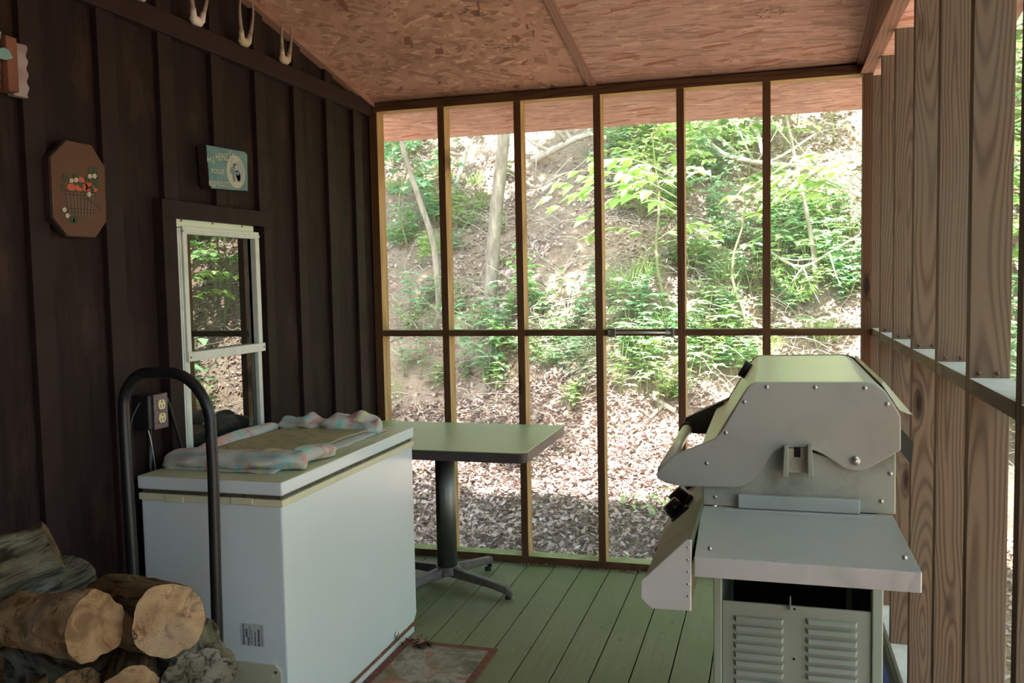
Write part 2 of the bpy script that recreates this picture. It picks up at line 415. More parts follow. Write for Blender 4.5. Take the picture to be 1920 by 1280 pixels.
# ---- left wall: board and batten
wl = tag(empty('wall_left', (0, 0, 0)), kind='structure')
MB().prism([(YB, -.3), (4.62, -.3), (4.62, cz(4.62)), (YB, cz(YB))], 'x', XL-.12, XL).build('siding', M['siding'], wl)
for y0, y1 in [(2.119, 2.197), (2.433, 2.515), (2.732, 2.813), (3.044, 3.11), (3.348, 3.424), (3.664, 3.737), (3.973, 4.052), (4.267, 4.36),
               (1.80, 1.88), (1.49, 1.57), (1.18, 1.26), (.87, .95), (.56, .64), (.25, .33), (-.06, .02), (-.4, -.32), (-.75, -.67), (-1.1, -1.02), (-1.5, -1.42), (-1.9, -1.82), (-2.3, -2.22)]:
    z0 = 0.0
    if 2.70 < y1 and y0 < 3.40 and y0 > 3.0 and y1 < 3.2: z0 = 1.81
    if y0 == 2.732: z0 = 1.81
    if y0 == 3.348: z0 = 1.81
    for a, b in ((z0, 2.405), (2.482, cz(y1)-.003)):
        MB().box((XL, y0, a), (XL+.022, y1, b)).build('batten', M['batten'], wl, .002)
MB().box((XL, YB, 2.403), (XL+.035, 4.48, 2.482)).build('trim_board', M['trimdark'], wl, .002)
# sloping strip where ceiling meets the wall
MB().prism([(YB, cz(YB)-.03), (DF, cz(DF)-.03), (DF, cz(DF)-.001), (YB, cz(YB)-.001)], 'x', XL+.001, XL+.045).build('ceiling_trim', M['strip'], wl, .002)

# ---- unseen wall added behind the viewer to cut light from there
wf = tag(empty('light_blocking_wall', (0, 0, 0)), kind='structure')
MB().prism([(XL, -.3), (.56, -.3), (.56, cz(YB)), (XL, cz(YB))], 'y', YB-.10, YB).build('siding', M['siding'], wf)
# ---- ceiling
ce = tag(empty('ceiling', (0, 0, 0)), kind='structure')
def cpanel(name, x0, x1, y0, y1, mat, t=.012, dz=0):
    return MB().prism([(y0, cz(y0)+dz), (y0, cz(y0)+t+dz), (y1, cz(y1)+t+dz), (y1, cz(y1)+dz)], 'x', x0, x1).build(name, mat, ce)
cpanel('strand_board', XL, -.862, YB, DF+.05, M['osbA'])
cpanel('strand_board', -.862, .98, YB, DF+.05, M['osbB'])
cpanel('soffit_board', -3.2, .98, DF+.05, 5.115, M['osbB'])
cpanel('roof_deck', -3.2, .98, YB, 5.115, M['blackmat'], .10, .014)
cpanel('seam_strip', -.886, -.845, YB, DF, M['strip'], .012, -.0125)
cpanel('seam_strip', .385, .418, YB, DF, M['strip'], .014, -.0145)

# ---- window on the left wall
wi = tag(empty('window_1', (XL, 3.05, 1.2)), kind='structure')
def wp(mb, name, mat, parent=None, bevel=.0015): return world_part(mb, name, mat, wi, bevel)
WZ0 = .60
mb = MB()
for a, b in (((XL, 2.690, 1.752), (XL+.042, 3.405, 1.815)), ((XL, 2.690, WZ0), (XL+.042, 2.765, 1.752)), ((XL, 3.345, WZ0), (XL+.042, 3.405, 1.752))): mb.box(a, b)
wp(mb, 'casing', M['batten'])
mb = MB(); mb.box((XL, 2.768, 1.722), (XL+.028, 3.285, 1.752)); wp(mb, 'head_flashing', M['alu'])
mb = MB()
for a in (2.768, 2.782, 2.794): mb.box((XL, a, WZ0), (XL+.026+.004*(a > 2.78), a+.0085, 1.72))
wp(mb, 'track', M['whitealu'])
mb = MB(); mb.box((XL, 2.765, WZ0), (XL+.018, 2.806, 1.72)); mb.box((XL, 3.262, WZ0), (XL+.012, 3.34, 1.72)); wp(mb, 'jamb', M['darkmetal'])
mb = MB(); X1 = XL+.036
mb.box((XL+.005, 2.806, 1.698), (X1, 3.312, 1.726)); mb.box((XL+.005, 2.806, 1.258), (X1, 2.830, 1.70)); mb.box((XL+.005, 3.262+.02, 1.258), (X1, 3.312, 1.70))
mb.box((XL+.005, 2.806, 1.704), (X1+.004, 3.312, 1.712))
wp(mb, 'upper_sash', M['whitealu'])
mb = MB(); mb.box((XL+.005, 2.80, 1.228), (X1+.008, 3.318, 1.262)); wp(mb, 'meeting_rail', M['whitealu'])
mb = MB(); mb.box((XL+.005, 2.806, WZ0), (X1-.008, 2.826, 1.23)); mb.box((XL+.005, 3.285, WZ0), (X1-.008, 3.312, 1.23)); mb.box((XL+.005, 2.806, WZ0), (X1-.008, 3.312, WZ0+.03))
wp(mb, 'lower_sash', M['whitealu'])
mb = MB(); mb.box((XL+.005, 2.826, 1.262), (XL+.012, 3.285, 1.70)); wp(mb, 'upper_pane', M['glasswin'], bevel=0)
mb = MB(); mb.box((XL+.005, 2.826, WZ0+.03), (XL+.009, 3.285, 1.228)); wp(mb, 'lower_pane', M['glasswin'], bevel=0)
mb = MB()
for yy, zz in ((2.81, 1.243), (3.305, 1.245), (2.81, 1.746), (3.0, 1.746), (3.2, 1.745)): mb.disc((XL+.026 if zz > 1.5 else X1+.006, yy, zz), (1, 0, 0), .004, .004, 8)
wp(mb, 'screw', M['rust'], bevel=0)

# ------------------------------------------------------------------ outside ground
def gz(x, y):
    fl = -.30
    toe = 7.6+.25*math.sin(x*.7)+.15*math.sin(x*1.9+1)
    if y < toe: z = fl+.42*max(0, (y-4.6)/(toe-4.6))**1.3 if y > 4.6 else fl
    elif y < 14: z = fl+.42+(y-toe)*1.0+.28*math.sin((y-toe)*1.3)*.5
    else: z = fl+.42+(14-toe)*1.0+(y-14)*.55
    s = min(1, max(0, (y-toe+.6)/1.5))
    z += s*(.30*mnoise.noise(Vector((x*.55, y*.55, 1.3)))+.12*mnoise.noise(Vector((x*1.7, y*1.7, 4.1)))+.05*mnoise.noise(Vector((x*5, y*5, 2.1))))
    z += (1-s)*.03*mnoise.noise(Vector((x*2.5, y*2.5, .1)))*(1 if y > 4.7 or x > .7 else 0)
    if x > 2.6:
        z += .9*((x-2.6)/5)**1.5 if y < toe else .0
    return z
def ground_mat():
    t = NT('woodland_soil')
    n = t.noise(t.coord(), 3.0, 8, .7); f = t.noise(t.coord(), 40, 5, .7)
    c = t.ramp(n.outputs[0], [(.32, (.16, .115, .085)), (.5, (.29, .21, .155)), (.68, (.42, .32, .25))])
    c = t.mix(t.ramp(f.outputs[0], [(.4, (0, 0, 0)), (.65, (1, 1, 1))]), c, (.42, .34, .28))
    mo = t.noise(t.coord(), 1.1, 5, .6)
    c = t.mix(t.ramp(mo.outputs[0], [(.56, (0, 0, 0)), (.68, (.5, .5, .5))]), c, (.16, .22, .07))
    t.bump(f.outputs[0], .8, .03)
    return t.set(color=c, rough=.95, spec=.1)
def grid_ground():
    xs = np.concatenate([np.arange(-11, -4.5, .35), np.arange(-4.5, 4.5, .09), np.arange(4.5, 15, .3)])
    yv = np.concatenate([np.arange(-6, 4.5, .5), np.arange(4.5, 13.5, .09), np.arange(13.5, 22, .5)])
    nx, ny = len(xs), len(yv)
    vs = [(x, y, gz(x, y)) for y in yv for x in xs]
    fs = [(j*nx+i, j*nx+i+1, (j+1)*nx+i+1, (j+1)*nx+i) for j in range(ny-1) for i in range(nx-1)]
    mb = MB(); mb.add(vs, fs, 0, True); return mb
o = grid_ground().build('ground', ground_mat()); tag(o, kind='structure')
def hit(px, py, ymin=4.7, ymax=18):
    """where the sight line through a pixel meets the ground"""
    d = RC@_ray(px, py); d = d/d[1]; y = ymin
    while y < ymax:
        if d[2]*y+EYE < gz(d[0]*y, y): break
        y += .02
    return Vector((d[0]*y, y, gz(d[0]*y, y)))

# leaves
def fast_mesh(name, V, F4, mats, smooth=False):
    me = bpy.data.meshes.new(name); V = np.asarray(V, np.float32); F4 = np.asarray(F4, np.int32)
    me.vertices.add(len(V)); me.vertices.foreach_set('co', V.ravel())
    me.loops.add(F4.size); me.loops.foreach_set('vertex_index', F4.ravel())
    me.polygons.add(len(F4)); me.polygons.foreach_set('loop_start', np.arange(0, F4.size, 4, dtype=np.int32))
    me.update(calc_edges=True); me.validate()
    for m in mats: me.materials.append(m)
    return me
def leaf_arrays(pos, dirs, nrm, L, W, fold=.25, curl=.2):
    """N leaves: 6 verts (base, two left, two right, tip) + fold; returns verts (N*6), quads (N*2)"""
    pos = np.asarray(pos); N = len(pos)
    d = dirs/np.linalg.norm(dirs, axis=1, keepdims=True)
    s = np.cross(d, nrm); s /= np.linalg.norm(s, axis=1, keepdims=True)+1e-9
    n = np.cross(s, d); L = np.asarray(L).reshape(-1, 1)*np.ones((N, 1)); W = np.asarray(W).reshape(-1, 1)*np.ones((N, 1))
    f = fold*W; c = curl*L
    p0 = pos; p5 = pos+d*L-n*c
    mid1 = pos+d*L*.5+n*(-c*.2)
    a1 = pos+d*L*.42+s*W*.5+n*f; a2 = pos+d*L*.42-s*W*.5+n*f
    V = np.stack([p0, a1, p5, mid1, a2], 1).reshape(-1, 3)
    b = (np.arange(N)*5)[:, None]
    F = np.concatenate([b+np.array([[0, 3, 2, 1]]), b+np.array([[0, 4, 2, 3]])], 1).reshape(-1, 4)
    return V, F
def leaf_mat(name, cols, trans=.45, rough=.5):
    t = NT(name); g = t.n('ShaderNodeNewGeometry'); oi = t.n('ShaderNodeObjectInfo')
    c = t.ramp(g.outputs['Random Per Island'], [(i/(len(cols)-1), q) for i, q in enumerate(cols)])
    hs = t.n('ShaderNodeHueSaturation'); t.l(c, hs.inputs['Color']); t.l(t.math('MULTIPLY_ADD', oi.outputs['Random'], .35, .82), hs.inputs['Value'])
    t.l(t.math('MULTIPLY_ADD', oi.outputs['Random'], .03, .485), hs.inputs['Hue'])
    df = t.n('ShaderNodeBsdfDiffuse'); tl = t.n('ShaderNodeBsdfTranslucent'); mx = t.n('ShaderNodeMixShader'); mx.inputs[0].default_value = trans
    gl = t.n('ShaderNodeBsdfGlossy'); gl.inputs['Roughness'].default_value = rough; m2 = t.n('ShaderNodeMixShader'); m2.inputs[0].default_value = .06
    t.l(hs.outputs[0], df.inputs[0]); t.l(hs.outputs[0], tl.inputs[0]); t.l(df.outputs[0], mx.inputs[1]); t.l(tl.outputs[0], mx.inputs[2])
    t.l(mx.outputs[0], m2.inputs[1]); t.l(gl.outputs[0], m2.inputs[2]); t.l(m2.outputs[0], t.out.inputs[0]); return t.m
M['leaf'] = leaf_mat('spring_leaf', [(.30, .48, .20), (.36, .58, .24), (.44, .66, .30), (.34, .54, .27)])
M['leafy'] = leaf_mat('yellow_green_leaf', [(.42, .60, .20), (.50, .70, .26), (.56, .76, .34)])
M['leafb'] = leaf_mat('blue_green_leaf', [(.28, .50, .28), (.34, .58, .34), (.42, .66, .40)])
M['litter'] = leaf_mat('dead_leaf', [(.26, .16, .12), (.44, .29, .24), (.56, .43, .39), (.34, .25, .22), (.66, .56, .52), (.18, .11, .08)], .12)
M['grassm'] = leaf_mat('grass_blade', [(.25, .42, .10), (.38, .55, .16), (.45, .50, .22)], .4)
def bark_mat(name, c1, c2, sc=8):
    t = NT(name); n = t.noise(t.coord('Object', (3, 3, .6)), sc, 6, .7); n2 = t.noise(t.coord(), 3, 4, .6)
    c = t.ramp(n.outputs[0], [(.35, c2), (.62, c1)]); c = t.mix(t.ramp(n2.outputs[0], [(.5, (0, 0, 0)), (.7, (.5, .5, .5))]), c, tuple(min(1, x*1.25) for x in c1))
    t.bump(n.outputs[0], .7, .01); return t.set(color=c, rough=.9, spec=.15)
M['treebark'] = bark_mat('grey_tree_bark', (.40, .36, .30), (.20, .17, .135))
M['paletwig'] = bark_mat('bleached_twig', (.62, .57, .50), (.40, .35, .29))
M['stem'] = plain('green_brown_stem', (.22, .24, .11), .7)

# fallen leaf litter: far too many to count
def litter():
    P = []
    def spread(n, x0, x1, y0, y1):
        q = RNG.random((n, 2)); return np.stack([x0+q[:, 0]*(x1-x0), y0+q[:, 1]*(y1-y0)], 1)
    pts = np.concatenate([spread(42000, -3.8, .9, 4.62, 7.8), spread(42000, -5.6, 4.6, 7.6, 11.6), spread(6500, .65, 3.0, 2.0, 6)])
    keep = []
    for i, (x, y) in enumerate(pts):
        dn = mnoise.noise(Vector((x*.9, y*.9, 7.7)))
        if y > 7.6 and dn < -.12 and RNG.random() < .8: continue
        keep.append(i)
    pts = pts[keep]; N = len(pts)
    z = np.array([gz(x, y) for x, y in pts])+RNG.random(N)*.03+.003
    pos = np.stack([pts[:, 0], pts[:, 1], z], 1)
    a = RNG.random(N)*2*PI; tilt = (RNG.random(N)-.35)*.9
    slope = np.clip((pts[:, 1]-7.4), 0, 1)
    d = np.stack([np.cos(a), np.sin(a), tilt+slope*np.sin(a)*.9], 1)
    nr = np.stack([RNG.normal(0, .35, N), RNG.normal(0, .35, N)-slope*.7, np.ones(N)], 1)
    L = .022+RNG.random(N)*.036
    V, F = leaf_arrays(pos, d, nr, L, L*(.45+.4*RNG.random(N)), .25, -.25)
    me = fast_mesh('leaf_litter', V, F, [M['litter']]); o = bpy.data.objects.new('leaf_litter', me); COL.objects.link(o)
    tag(o, 'brown and pinkish fallen leaves covering the ground and bank outside the screen', 'leaf litter', kind='stuff')
litter()
# tangle of dead stalks and rootlets
def brush():
    mb = MB()
    for i in range(2600):
        x = -6+11*random.random(); y = 7.3+4.8*random.random()
        if mnoise.noise(Vector((x*.8, y*.8, 3.3))) < -.05 and random.random() < .7: continue
        p = Vector((x, y, gz(x, y)+.01)); a = random.random()*2*PI; L = .2+.6*random.random()
        d = Vector((math.cos(a), -.3-.4*random.random(), -.1+.9*random.random())).normalized(); pts = [p]
        for k in range(5):
            q = pts[-1]+d*L/5; q.z = max(q.z, gz(q.x, q.y)+.01); pts.append(q)
            d = (d+Vector((random.uniform(-.4, .4), random.uniform(-.4, .3), random.uniform(-.5, .15)))).normalized()
        mb.tube(pts, [.0045, .004, .0035, .003, .0025, .002], 3, cap=False)
    tag(mb.build('dead_brush', M['paletwig']), 'tangle of thin bleached dead stalks over the bank', 'brush', kind='stuff')
brush()

# ---- plant kinds (each a stem mesh and a foliage mesh); copies share the data
def plant_mesh(kind, seed):
    r = random.Random(seed); pos = []; dirs = []; L = []; W = []; stems = MB()
    if kind == 'seedling':
        for s in range(r.randint(3, 6)):
            a = r.random()*2*PI; h = .18+.22*r.random(); lean = .25; p = Vector((r.uniform(-.08, .08), r.uniform(-.08, .08), 0)); pts = [p]
            for k in range(5): pts.append(p+Vector((math.cos(a)*lean*h*((k+1)/5)**1.5, math.sin(a)*lean*h*((k+1)/5)**1.5, h*(k+1)/5)))
            stems.tube(pts, [.004, .0035, .003, .003, .002, .0015], 4)
            for k in range(2, 6):
                for j in range(3):
                    b = r.random()*2*PI; pos.append(pts[k]); dirs.append((math.cos(b), math.sin(b), r.uniform(-.1, .4))); l = .06+.05*r.random(); L.append(l); W.append(l*.55)
    elif kind == 'compound':
        for s in range(r.randint(6, 9)):
            a = r.random()*2*PI; h = .1+.25*r.random(); p = Vector((r.uniform(-.2, .2), r.uniform(-.2, .2), 0)); q = p+Vector((math.cos(a)*.08, math.sin(a)*.08, h))
            stems.tube([p, (p+q)/2+Vector((0, 0, .02)), q], [.003, .003, .002], 4)
            for j in range(5):
                b = a+(j-2)*1.1; pos.append(q); dirs.append((math.cos(b), math.sin(b), .05-.15*abs(j-2)*.3)); l = .07+.03*r.random(); L.append(l); W.append(l*.42)
    elif kind == 'fern':
        for s in range(r.randint(6, 9)):
            a = r.random()*2*PI; ln = .3+.2*r.random(); pts = []
            for k in range(9):
                t = k/8; pts.append(Vector((math.cos(a)*ln*t, math.sin(a)*ln*t, .28*math.sin(t*2.3)*ln/.4)))
            stems.tube(pts, .002, 3)
            for k in range(1, 9):
                for sg in (-1, 1):
                    b = a+sg*1.25; l = .075*(1-abs(k/8-.4)); pos.append(pts[k]); dirs.append((math.cos(b), math.sin(b), -.05)); L.append(l); W.append(l*.4)
    elif kind == 'broad':
        for s in range(7):
            a = r.random()*2*PI; h = .5+.5*r.random(); pts = []
            for k in range(7):
                t = k/6; pts.append(Vector((math.cos(a)*.35*t**1.4, math.sin(a)*.35*t**1.4, h*t)))
            stems.tube(pts, [.006, .005, .005, .004, .003, .003, .002], 5)
            for k in range(2, 7):
                for j in range(4):
                    b = r.random()*2*PI; pos.append(pts[k]+Vector((r.uniform(-.05, .05), r.uniform(-.05, .05), r.uniform(-.02, .05)))); dirs.append((math.cos(b), math.sin(b), r.uniform(-.3, .15))); l = .10+.07*r.random(); L.append(l); W.append(l*.6)
    elif kind == 'sapling':
        h = 1.7; pts = [Vector((.05*math.sin(k*.9), .04*math.cos(k*1.3), h*k/9)) for k in range(10)]
        stems.tube(pts, [.014-.0012*k for k in range(10)], 6)
        for s in range(13):
            k = r.randint(3, 9); a = r.random()*2*PI; ln = .35+.35*r.random(); b0 = pts[k]; bp = []
            for q in range(6):
                t = q/5; bp.append(b0+Vector((math.cos(a)*ln*t, math.sin(a)*ln*t, .12*math.sin(t*2.6))))
            stems.tube(bp, [.005, .004, .004, .003, .002, .002], 4)
            for q in range(1, 6):
                for j in range(4):
                    b = a+r.uniform(-1.6, 1.6); pos.append(bp[q]); dirs.append((math.cos(b), math.sin(b), r.uniform(-.35, .1))); l = .09+.06*r.random(); L.append(l); W.append(l*.55)
    elif kind == 'spray':      # arching branch hung with broad leaves
        for s in range(5):
            a = PI+r.uniform(-.7, .7); ln = .7+.4*r.random(); bp = []
            for q in range(8):
                t = q/7; bp.append(Vector((math.cos(a)*ln*t, math.sin(a)*ln*t*.6, .25*math.sin(t*2.8)+s*.07)))
            stems.tube(bp, [.006, .005, .005, .004, .003, .003, .002, .002], 4)
            for q in range(2, 8):
                for j in range(4):
                    b = a+r.uniform(-1.4, 1.4); pos.append(bp[q]); dirs.append((math.cos(b), math.sin(b), r.uniform(-.5, .05))); l = .11+.08*r.random(); L.append(l); W.append(l*.6)
    elif kind == 'grass':
        for s in range(60):
            a = r.random()*2*PI; pos.append((r.uniform(-.1, .1), r.uniform(-.1, .1), 0)); dirs.append((math.cos(a)*.5, math.sin(a)*.5, 1)); l = .12+.16*r.random(); L.append(l); W.append(.007)
    if not stems.v: stems.tube([(0, 0, 0), (0, 0, .03)], .01, 5)
    pos = np.array([tuple(p) for p in pos]); dirs = np.array(dirs, float); N = len(pos)
    nr = np.stack([np.zeros(N)+.1, np.zeros(N)-.15, np.ones(N)], 1)
    if kind == 'grass': nr = np.stack([np.zeros(N), -np.ones(N), np.zeros(N)+.2], 1)
    V, F = leaf_arrays(pos, dirs, nr, L, W, .12, .15)
    return stems, V, F
PROTO = {}
NAMEK = {'seedling': ('leafy_seedling', 'low leafy green seedling clump on the leaf littered bank'), 'compound': ('creeper_plant', 'low five fingered green creeper on the bank'),
         'fern': ('fern', 'green fern with feathery fronds on the bank'), 'broad': ('broadleaf_shrub', 'knee high broadleaf green shrub on the bank'),
         'sapling': ('tree_sapling', 'slim sapling in bright green leaf on the bank'), 'spray': ('leafy_branch', 'arching branch hung with broad bright leaves'),
         'grass': ('grass_tuft', 'tuft of thin green grass blades on the bank')}
def plant(kind, var, loc, s=1.0, rz=None, mat=None, label=None, group=None):
    key = (kind, var, mat)
    if key not in PROTO:
        st, V, F = plant_mesh(kind, hash(kind) % 5+var*11 if False else (len(kind)*13+var*101))
        root = empty(NAMEK[kind][0]); root.location = loc
        st.build('stem', M['stem'], root)
        me = fast_mesh('foliage', V, F, [M[mat or 'leaf']]); fo = bpy.data.objects.new('foliage', me); COL.objects.link(fo); fo.parent = root
        PROTO[key] = root
    else:
        root = copy_tree(PROTO[key])
    root.location = loc; root.scale = (s, s, s); root.rotation_euler = (0, 0, random.random()*2*PI if rz is None else rz)
    cat = {'seedling': 'plant', 'compound': 'plant', 'fern': 'fern', 'broad': 'shrub', 'sapling': 'sapling', 'spray': 'branch', 'grass': 'grass tuft'}[kind]
    tag(root, label or NAMEK[kind][1], cat, group or (NAMEK[kind][0].replace('_', ' ')+'s on the bank'))
    for k in ('kind',):
        if k in root: del root[k]
    return root
# notable plants, each where the photograph shows it
plant('broad', 1, hit(915, 735), 1.0, mat='leafb', label='tall broad leaved plant with pale stems on the bank above the table top')
plant('broad', 2, hit(1215, 960)+Vector((0, 0, -.25)), .42, mat='leafy', label='single upright plant with large yellow green leaves on the sunlit ground')
plant('sapling', 1, hit(1235, 600), 1.25, mat='leafy', label='bushy sapling with bright drooping leaves beside the fifth screen stud')
plant('sapling', 2, hit(1385, 600), 1.1, mat='leaf', label='sapling with layered light green leaves between the two last screen studs')
plant('spray', 1, hit(1600, 360)+Vector((-.1, -2.2, -.4)), 1.0, 0, mat='leafy', label='arching branch hung with broad bright leaves beside the corner post')
plant('spray', 2, hit(1250, 470)+Vector((.3, -1.2, .2)), 1.1, 0, mat='leafy', label='arching leafy branch hanging past the screen stud above the latch')
plant('spray', 3, hit(850, 330)+Vector((0, -1.0, -.1)), 1.0, 0, mat='leafb', label='arching leafy branch over the leaning thin trunk')
plant('sapling', 3, hit(760, 470), 1.1, mat='leafb', label='sapling with blue green leaves beside the leaning thin trunk')
plant('broad', 3, hit(1010, 600), .8, mat='leaf', label='small leafy shrub growing under the grey trunk')
SCAT = []
def scatter(kind, n, boxes, s0, s1, mats, nv=3):
    for i in range(n):
        bx = random.choice(boxes); px = random.uniform(bx[0], bx[2]); py = random.uniform(bx[1], bx[3])
        p = hit(px, py); sc_ = random.uniform(s0, s1); mt_ = random.choice(mats); SCAT.append((plant(kind, 10+random.randrange(nv), p, sc_, mat=mt_), kind, px, py, sc_/((s0+s1)/2), mt_))
RIGHT = (1290, 440, 1615, 660)
scatter('compound', 60, [RIGHT, RIGHT, (1130, 560, 1280, 760), (1440, 420, 1615, 520)], .8, 1.5, ['leaf', 'leafb'])
scatter('seedling', 84, [(725, 560, 1120, 780), (1140, 560, 1290, 780), (725, 280, 960, 520), RIGHT, (1290, 640, 1420, 720)], .7, 1.3, ['leaf', 'leafb', 'leafy'])
scatter('broad', 34, [(725, 290, 830, 640), (1290, 250, 1440, 560), (1140, 250, 1280, 420), (1450, 400, 1610, 640)], .5, .9, ['leaf', 'leafy', 'leafb'])
scatter('fern', 12, [(850, 540, 1000, 640), (1450, 480, 1610, 660), (1000, 640, 1280, 760)], .7, 1.2, ['leaf', 'leafb'])
scatter('grass', 26, [(1150, 480, 1615, 660), (725, 330, 960, 540)], .8, 1.3, ['grassm'])
scatter('sapling', 9, [(725, 260, 1280, 330), (1290, 240, 1610, 420)], .6, 1.0, ['leaf', 'leafb', 'leafy'])
# every scattered plant is named by colour, size, screen bay and height on the bank
BAYS = [(838, 'first'), (980, 'second'), (1128, 'third'), (1283, 'fourth'), (1445, 'fifth'), (9999, 'sixth')]
NUM = ['', 'one', 'two', 'three', 'four', 'five', 'six', 'seven', 'eight', 'nine', 'ten']; ORD = ['', 'second', 'third', 'fourth', 'fifth', 'sixth', 'seventh', 'eighth', 'ninth']
KN = {'seedling': 'leafy seedling', 'compound': 'five fingered creeper', 'fern': 'feathery fern', 'broad': 'broadleaf shrub', 'sapling': 'slim sapling', 'grass': 'grass tuft'}
bk = {}
for it in SCAT:
    o_, kind, px, py, rs, mt_ = it
    bay = next(n for x_, n in BAYS if px < x_)
    band = 'at the top of the bank' if py < 340 else 'halfway up the bank' if py < 480 else 'just above the rail' if py < 625 else 'just below the rail' if py < 790 else 'on the flat ground'
    colr = {'leaf': 'mid green', 'leafb': 'blue green', 'leafy': 'yellow green', 'grassm': 'thin bladed'}[mt_]
    if kind == 'grass': colr = 'thin bladed'
    bk.setdefault(('small ' if rs < 1 else 'large ')+colr+' '+KN[kind]+' '+band+', '+bay+' bay', []).append(it)
for ky, its in bk.items():
    its.sort(key=lambda q: q[2]); n_ = len(its)
    for i_, it in enumerate(its):
        if n_ == 1: t_ = ky
        elif i_ == 0: t_ = ky+', leftmost of '+NUM[min(n_, 10)]
        elif i_ == n_-1: t_ = ky+', rightmost of '+NUM[min(n_, 10)]
        else: t_ = ky+', '+ORD[i_]+' from left'
        it[0]['label'] = t_
# growth further along the bank, seen in the window pane
for i in range(90):
    x = random.uniform(.9, 4.2); y = random.uniform(7.3, 11.5); k = random.choice(['seedling', 'compound', 'broad', 'sapling'])
    plant(k, 10+random.randrange(3), (x, y, gz(x, y)), random.uniform(.8, 1.3), mat=random.choice(['leaf', 'leafy', 'leafb']), label='%s %s further along the bank, mirrored in the window panes' % (random.choice(['']) or 'green', {'seedling': 'leafy seedling', 'compound': 'five fingered creeper', 'broad': 'broadleaf shrub', 'sapling': 'slim sapling'}[k]), group='undergrowth along the far bank')

for i in range(12):
    x = random.uniform(1.6, 4.4); y = random.uniform(7.8, 10.8)
    plant('sapling', 10+i % 3, (x, y, gz(x, y)), random.uniform(1.0, 1.5), mat=('leafy', 'leaf')[i % 2], label='bright green tall sapling further along the bank, mirrored in the window panes', group='undergrowth along the far bank')
# trunks
def trunk_path(pts, n=14):
    out = []
    for i in range(n):
        t = i/(n-1)*(len(pts)-1); k = min(int(t), len(pts)-2); f = t-k
        p0 = pts[max(k-1, 0)]; p1 = pts[k]; p2 = pts[k+1]; p3 = pts[min(k+2, len(pts)-1)]
        out.append(.5*((2*p1)+(p2-p0)*f+(2*p0-5*p1+4*p2-p3)*f*f+(3*p1-p0-3*p2+p3)*f**3))
    return out
def crown_mesh(name, seed, R, n, lsz):
    g = np.random.default_rng(seed); cl = 26
    c = g.normal(0, 1, (cl, 3)); c /= np.linalg.norm(c, axis=1, keepdims=True); c *= (R*g.random((cl, 1))**.4); c[:, 2] *= .45
    which = g.integers(0, cl, n); q = g.normal(0, 1, (n, 3)); q /= np.linalg.norm(q, axis=1, keepdims=True)
    pos = c[which]+q*(R*.26)*g.random((n, 1))**.5*np.array([[1, 1, .5]])
    d = g.normal(0, 1, (n, 3)); d[:, 2] *= .4; nr = np.stack([g.normal(0, .5, n), g.normal(0, .5, n), np.ones(n)], 1)
    V, F = leaf_arrays(pos, d, nr, lsz*(.7+.6*g.random(n)), lsz*.55*(.7+.6*g.random(n)))
    return fast_mesh(name, V, F, [M['leaf']])
CR = [crown_mesh('crown', 5+i, 2.0, 2600, .19) for i in range(2)]
def tree(name, label, path, radii, crown_at, crown_s, group=None, cat='tree', mat='treebark'):
    base = path[0]; root = empty(name, tuple(base)); tag(root, label, cat, group)
    mb = MB(); pp = trunk_path([Vector(p) for p in path], 16); mb.tube(pp, [lerp(radii[0], radii[1], i/15) for i in range(16)], 10)
    world_part(mb, 'trunk', M[mat], root)
    if crown_at is not None:
        for i, (c, s) in enumerate(zip(crown_at, crown_s)):
            o = bpy.data.objects.new('crown', CR[i % 2]); COL.objects.link(o); o.parent = root
            o.location = Vector(c)-Vector(base); o.scale = (s, s, s); o.rotation_euler = (0, 0, random.random()*6)
    return root
b = hit(915, 565); t1 = onY(930, 400, b.y-.1); t2 = onY(945, 250, b.y-.2)
tree('tree', 'slender grey barked tree rising in the second screen bay', [b-Vector((0, 0, .2)), t1, t2, t2+Vector((.3, -.3, 2.2)), t2+Vector((.6, -.8, 4.6))], (.072, .045),
     [t2+Vector((.3, -1.2, 4.9)), t2+Vector((-1.8, -1.8, 5.6))], [1.0, .9])
b = hit(825, 600); 
tree('tree', 'thin leaning green stemmed tree in the first screen bay', [b-Vector((0, 0, .2)), onY(815, 470, b.y), onY(785, 370, b.y-.1), onY(755, 275, b.y-.2), onY(740, 160, b.y-.3), onY(700, -200, b.y-.3)], (.034, .018),
     [onY(640, -420, b.y-1.2)], [.9], mat='treebark')
b = hit(1530, 560)
tree('tree', 'very thin dead tree beside the corner post bay', [b-Vector((0, 0, .1)), onY(1525, 470, b.y-.1), onY(1500, 340, b.y-.2), onY(1470, 200, b.y-.3)], (.03, .012), None, None)
# tall trees whose crowns shade the bank
for i, (x, y, h, cs, lab) in enumerate([(-4.2, 12.2, 6.6, 1.35, 'tall tree up the bank behind the house corner'), (3.6, 11.0, 6.8, 1.3, 'tall tree on the bank past the grill side'), (1.4, 14.0, 6.5, 1.3, 'tall tree high on the bank behind the corner post'),
                                    (6.3, 9.0, 6.0, 1.4, 'grey trunked tree beyond the side screens'), (5.0, 5.0, 6.5, 1.3, 'tree standing outside the side screens'), (8.0, 1.5, 6.0, 1.5, 'tree far out beyond the side screens'), (7.2, 12.5, 6.5, 1.4, 'tree at the far end of the bank')]):
    z = gz(x, y)
    tree('tree', lab, [(x, y, z-.2), (x+.1, y, z+h*.4), (x-.05, y-.1, z+h*.75), (x, y-.2, z+h)], (.13, .06), [(x, y-1.0, z+h+.3), (x+1.6, y-.4, z+h-.2)], [cs, cs*.8])
z = gz(-5.6, 6.4)  # unseen tree added so that its crown shades the flat ground
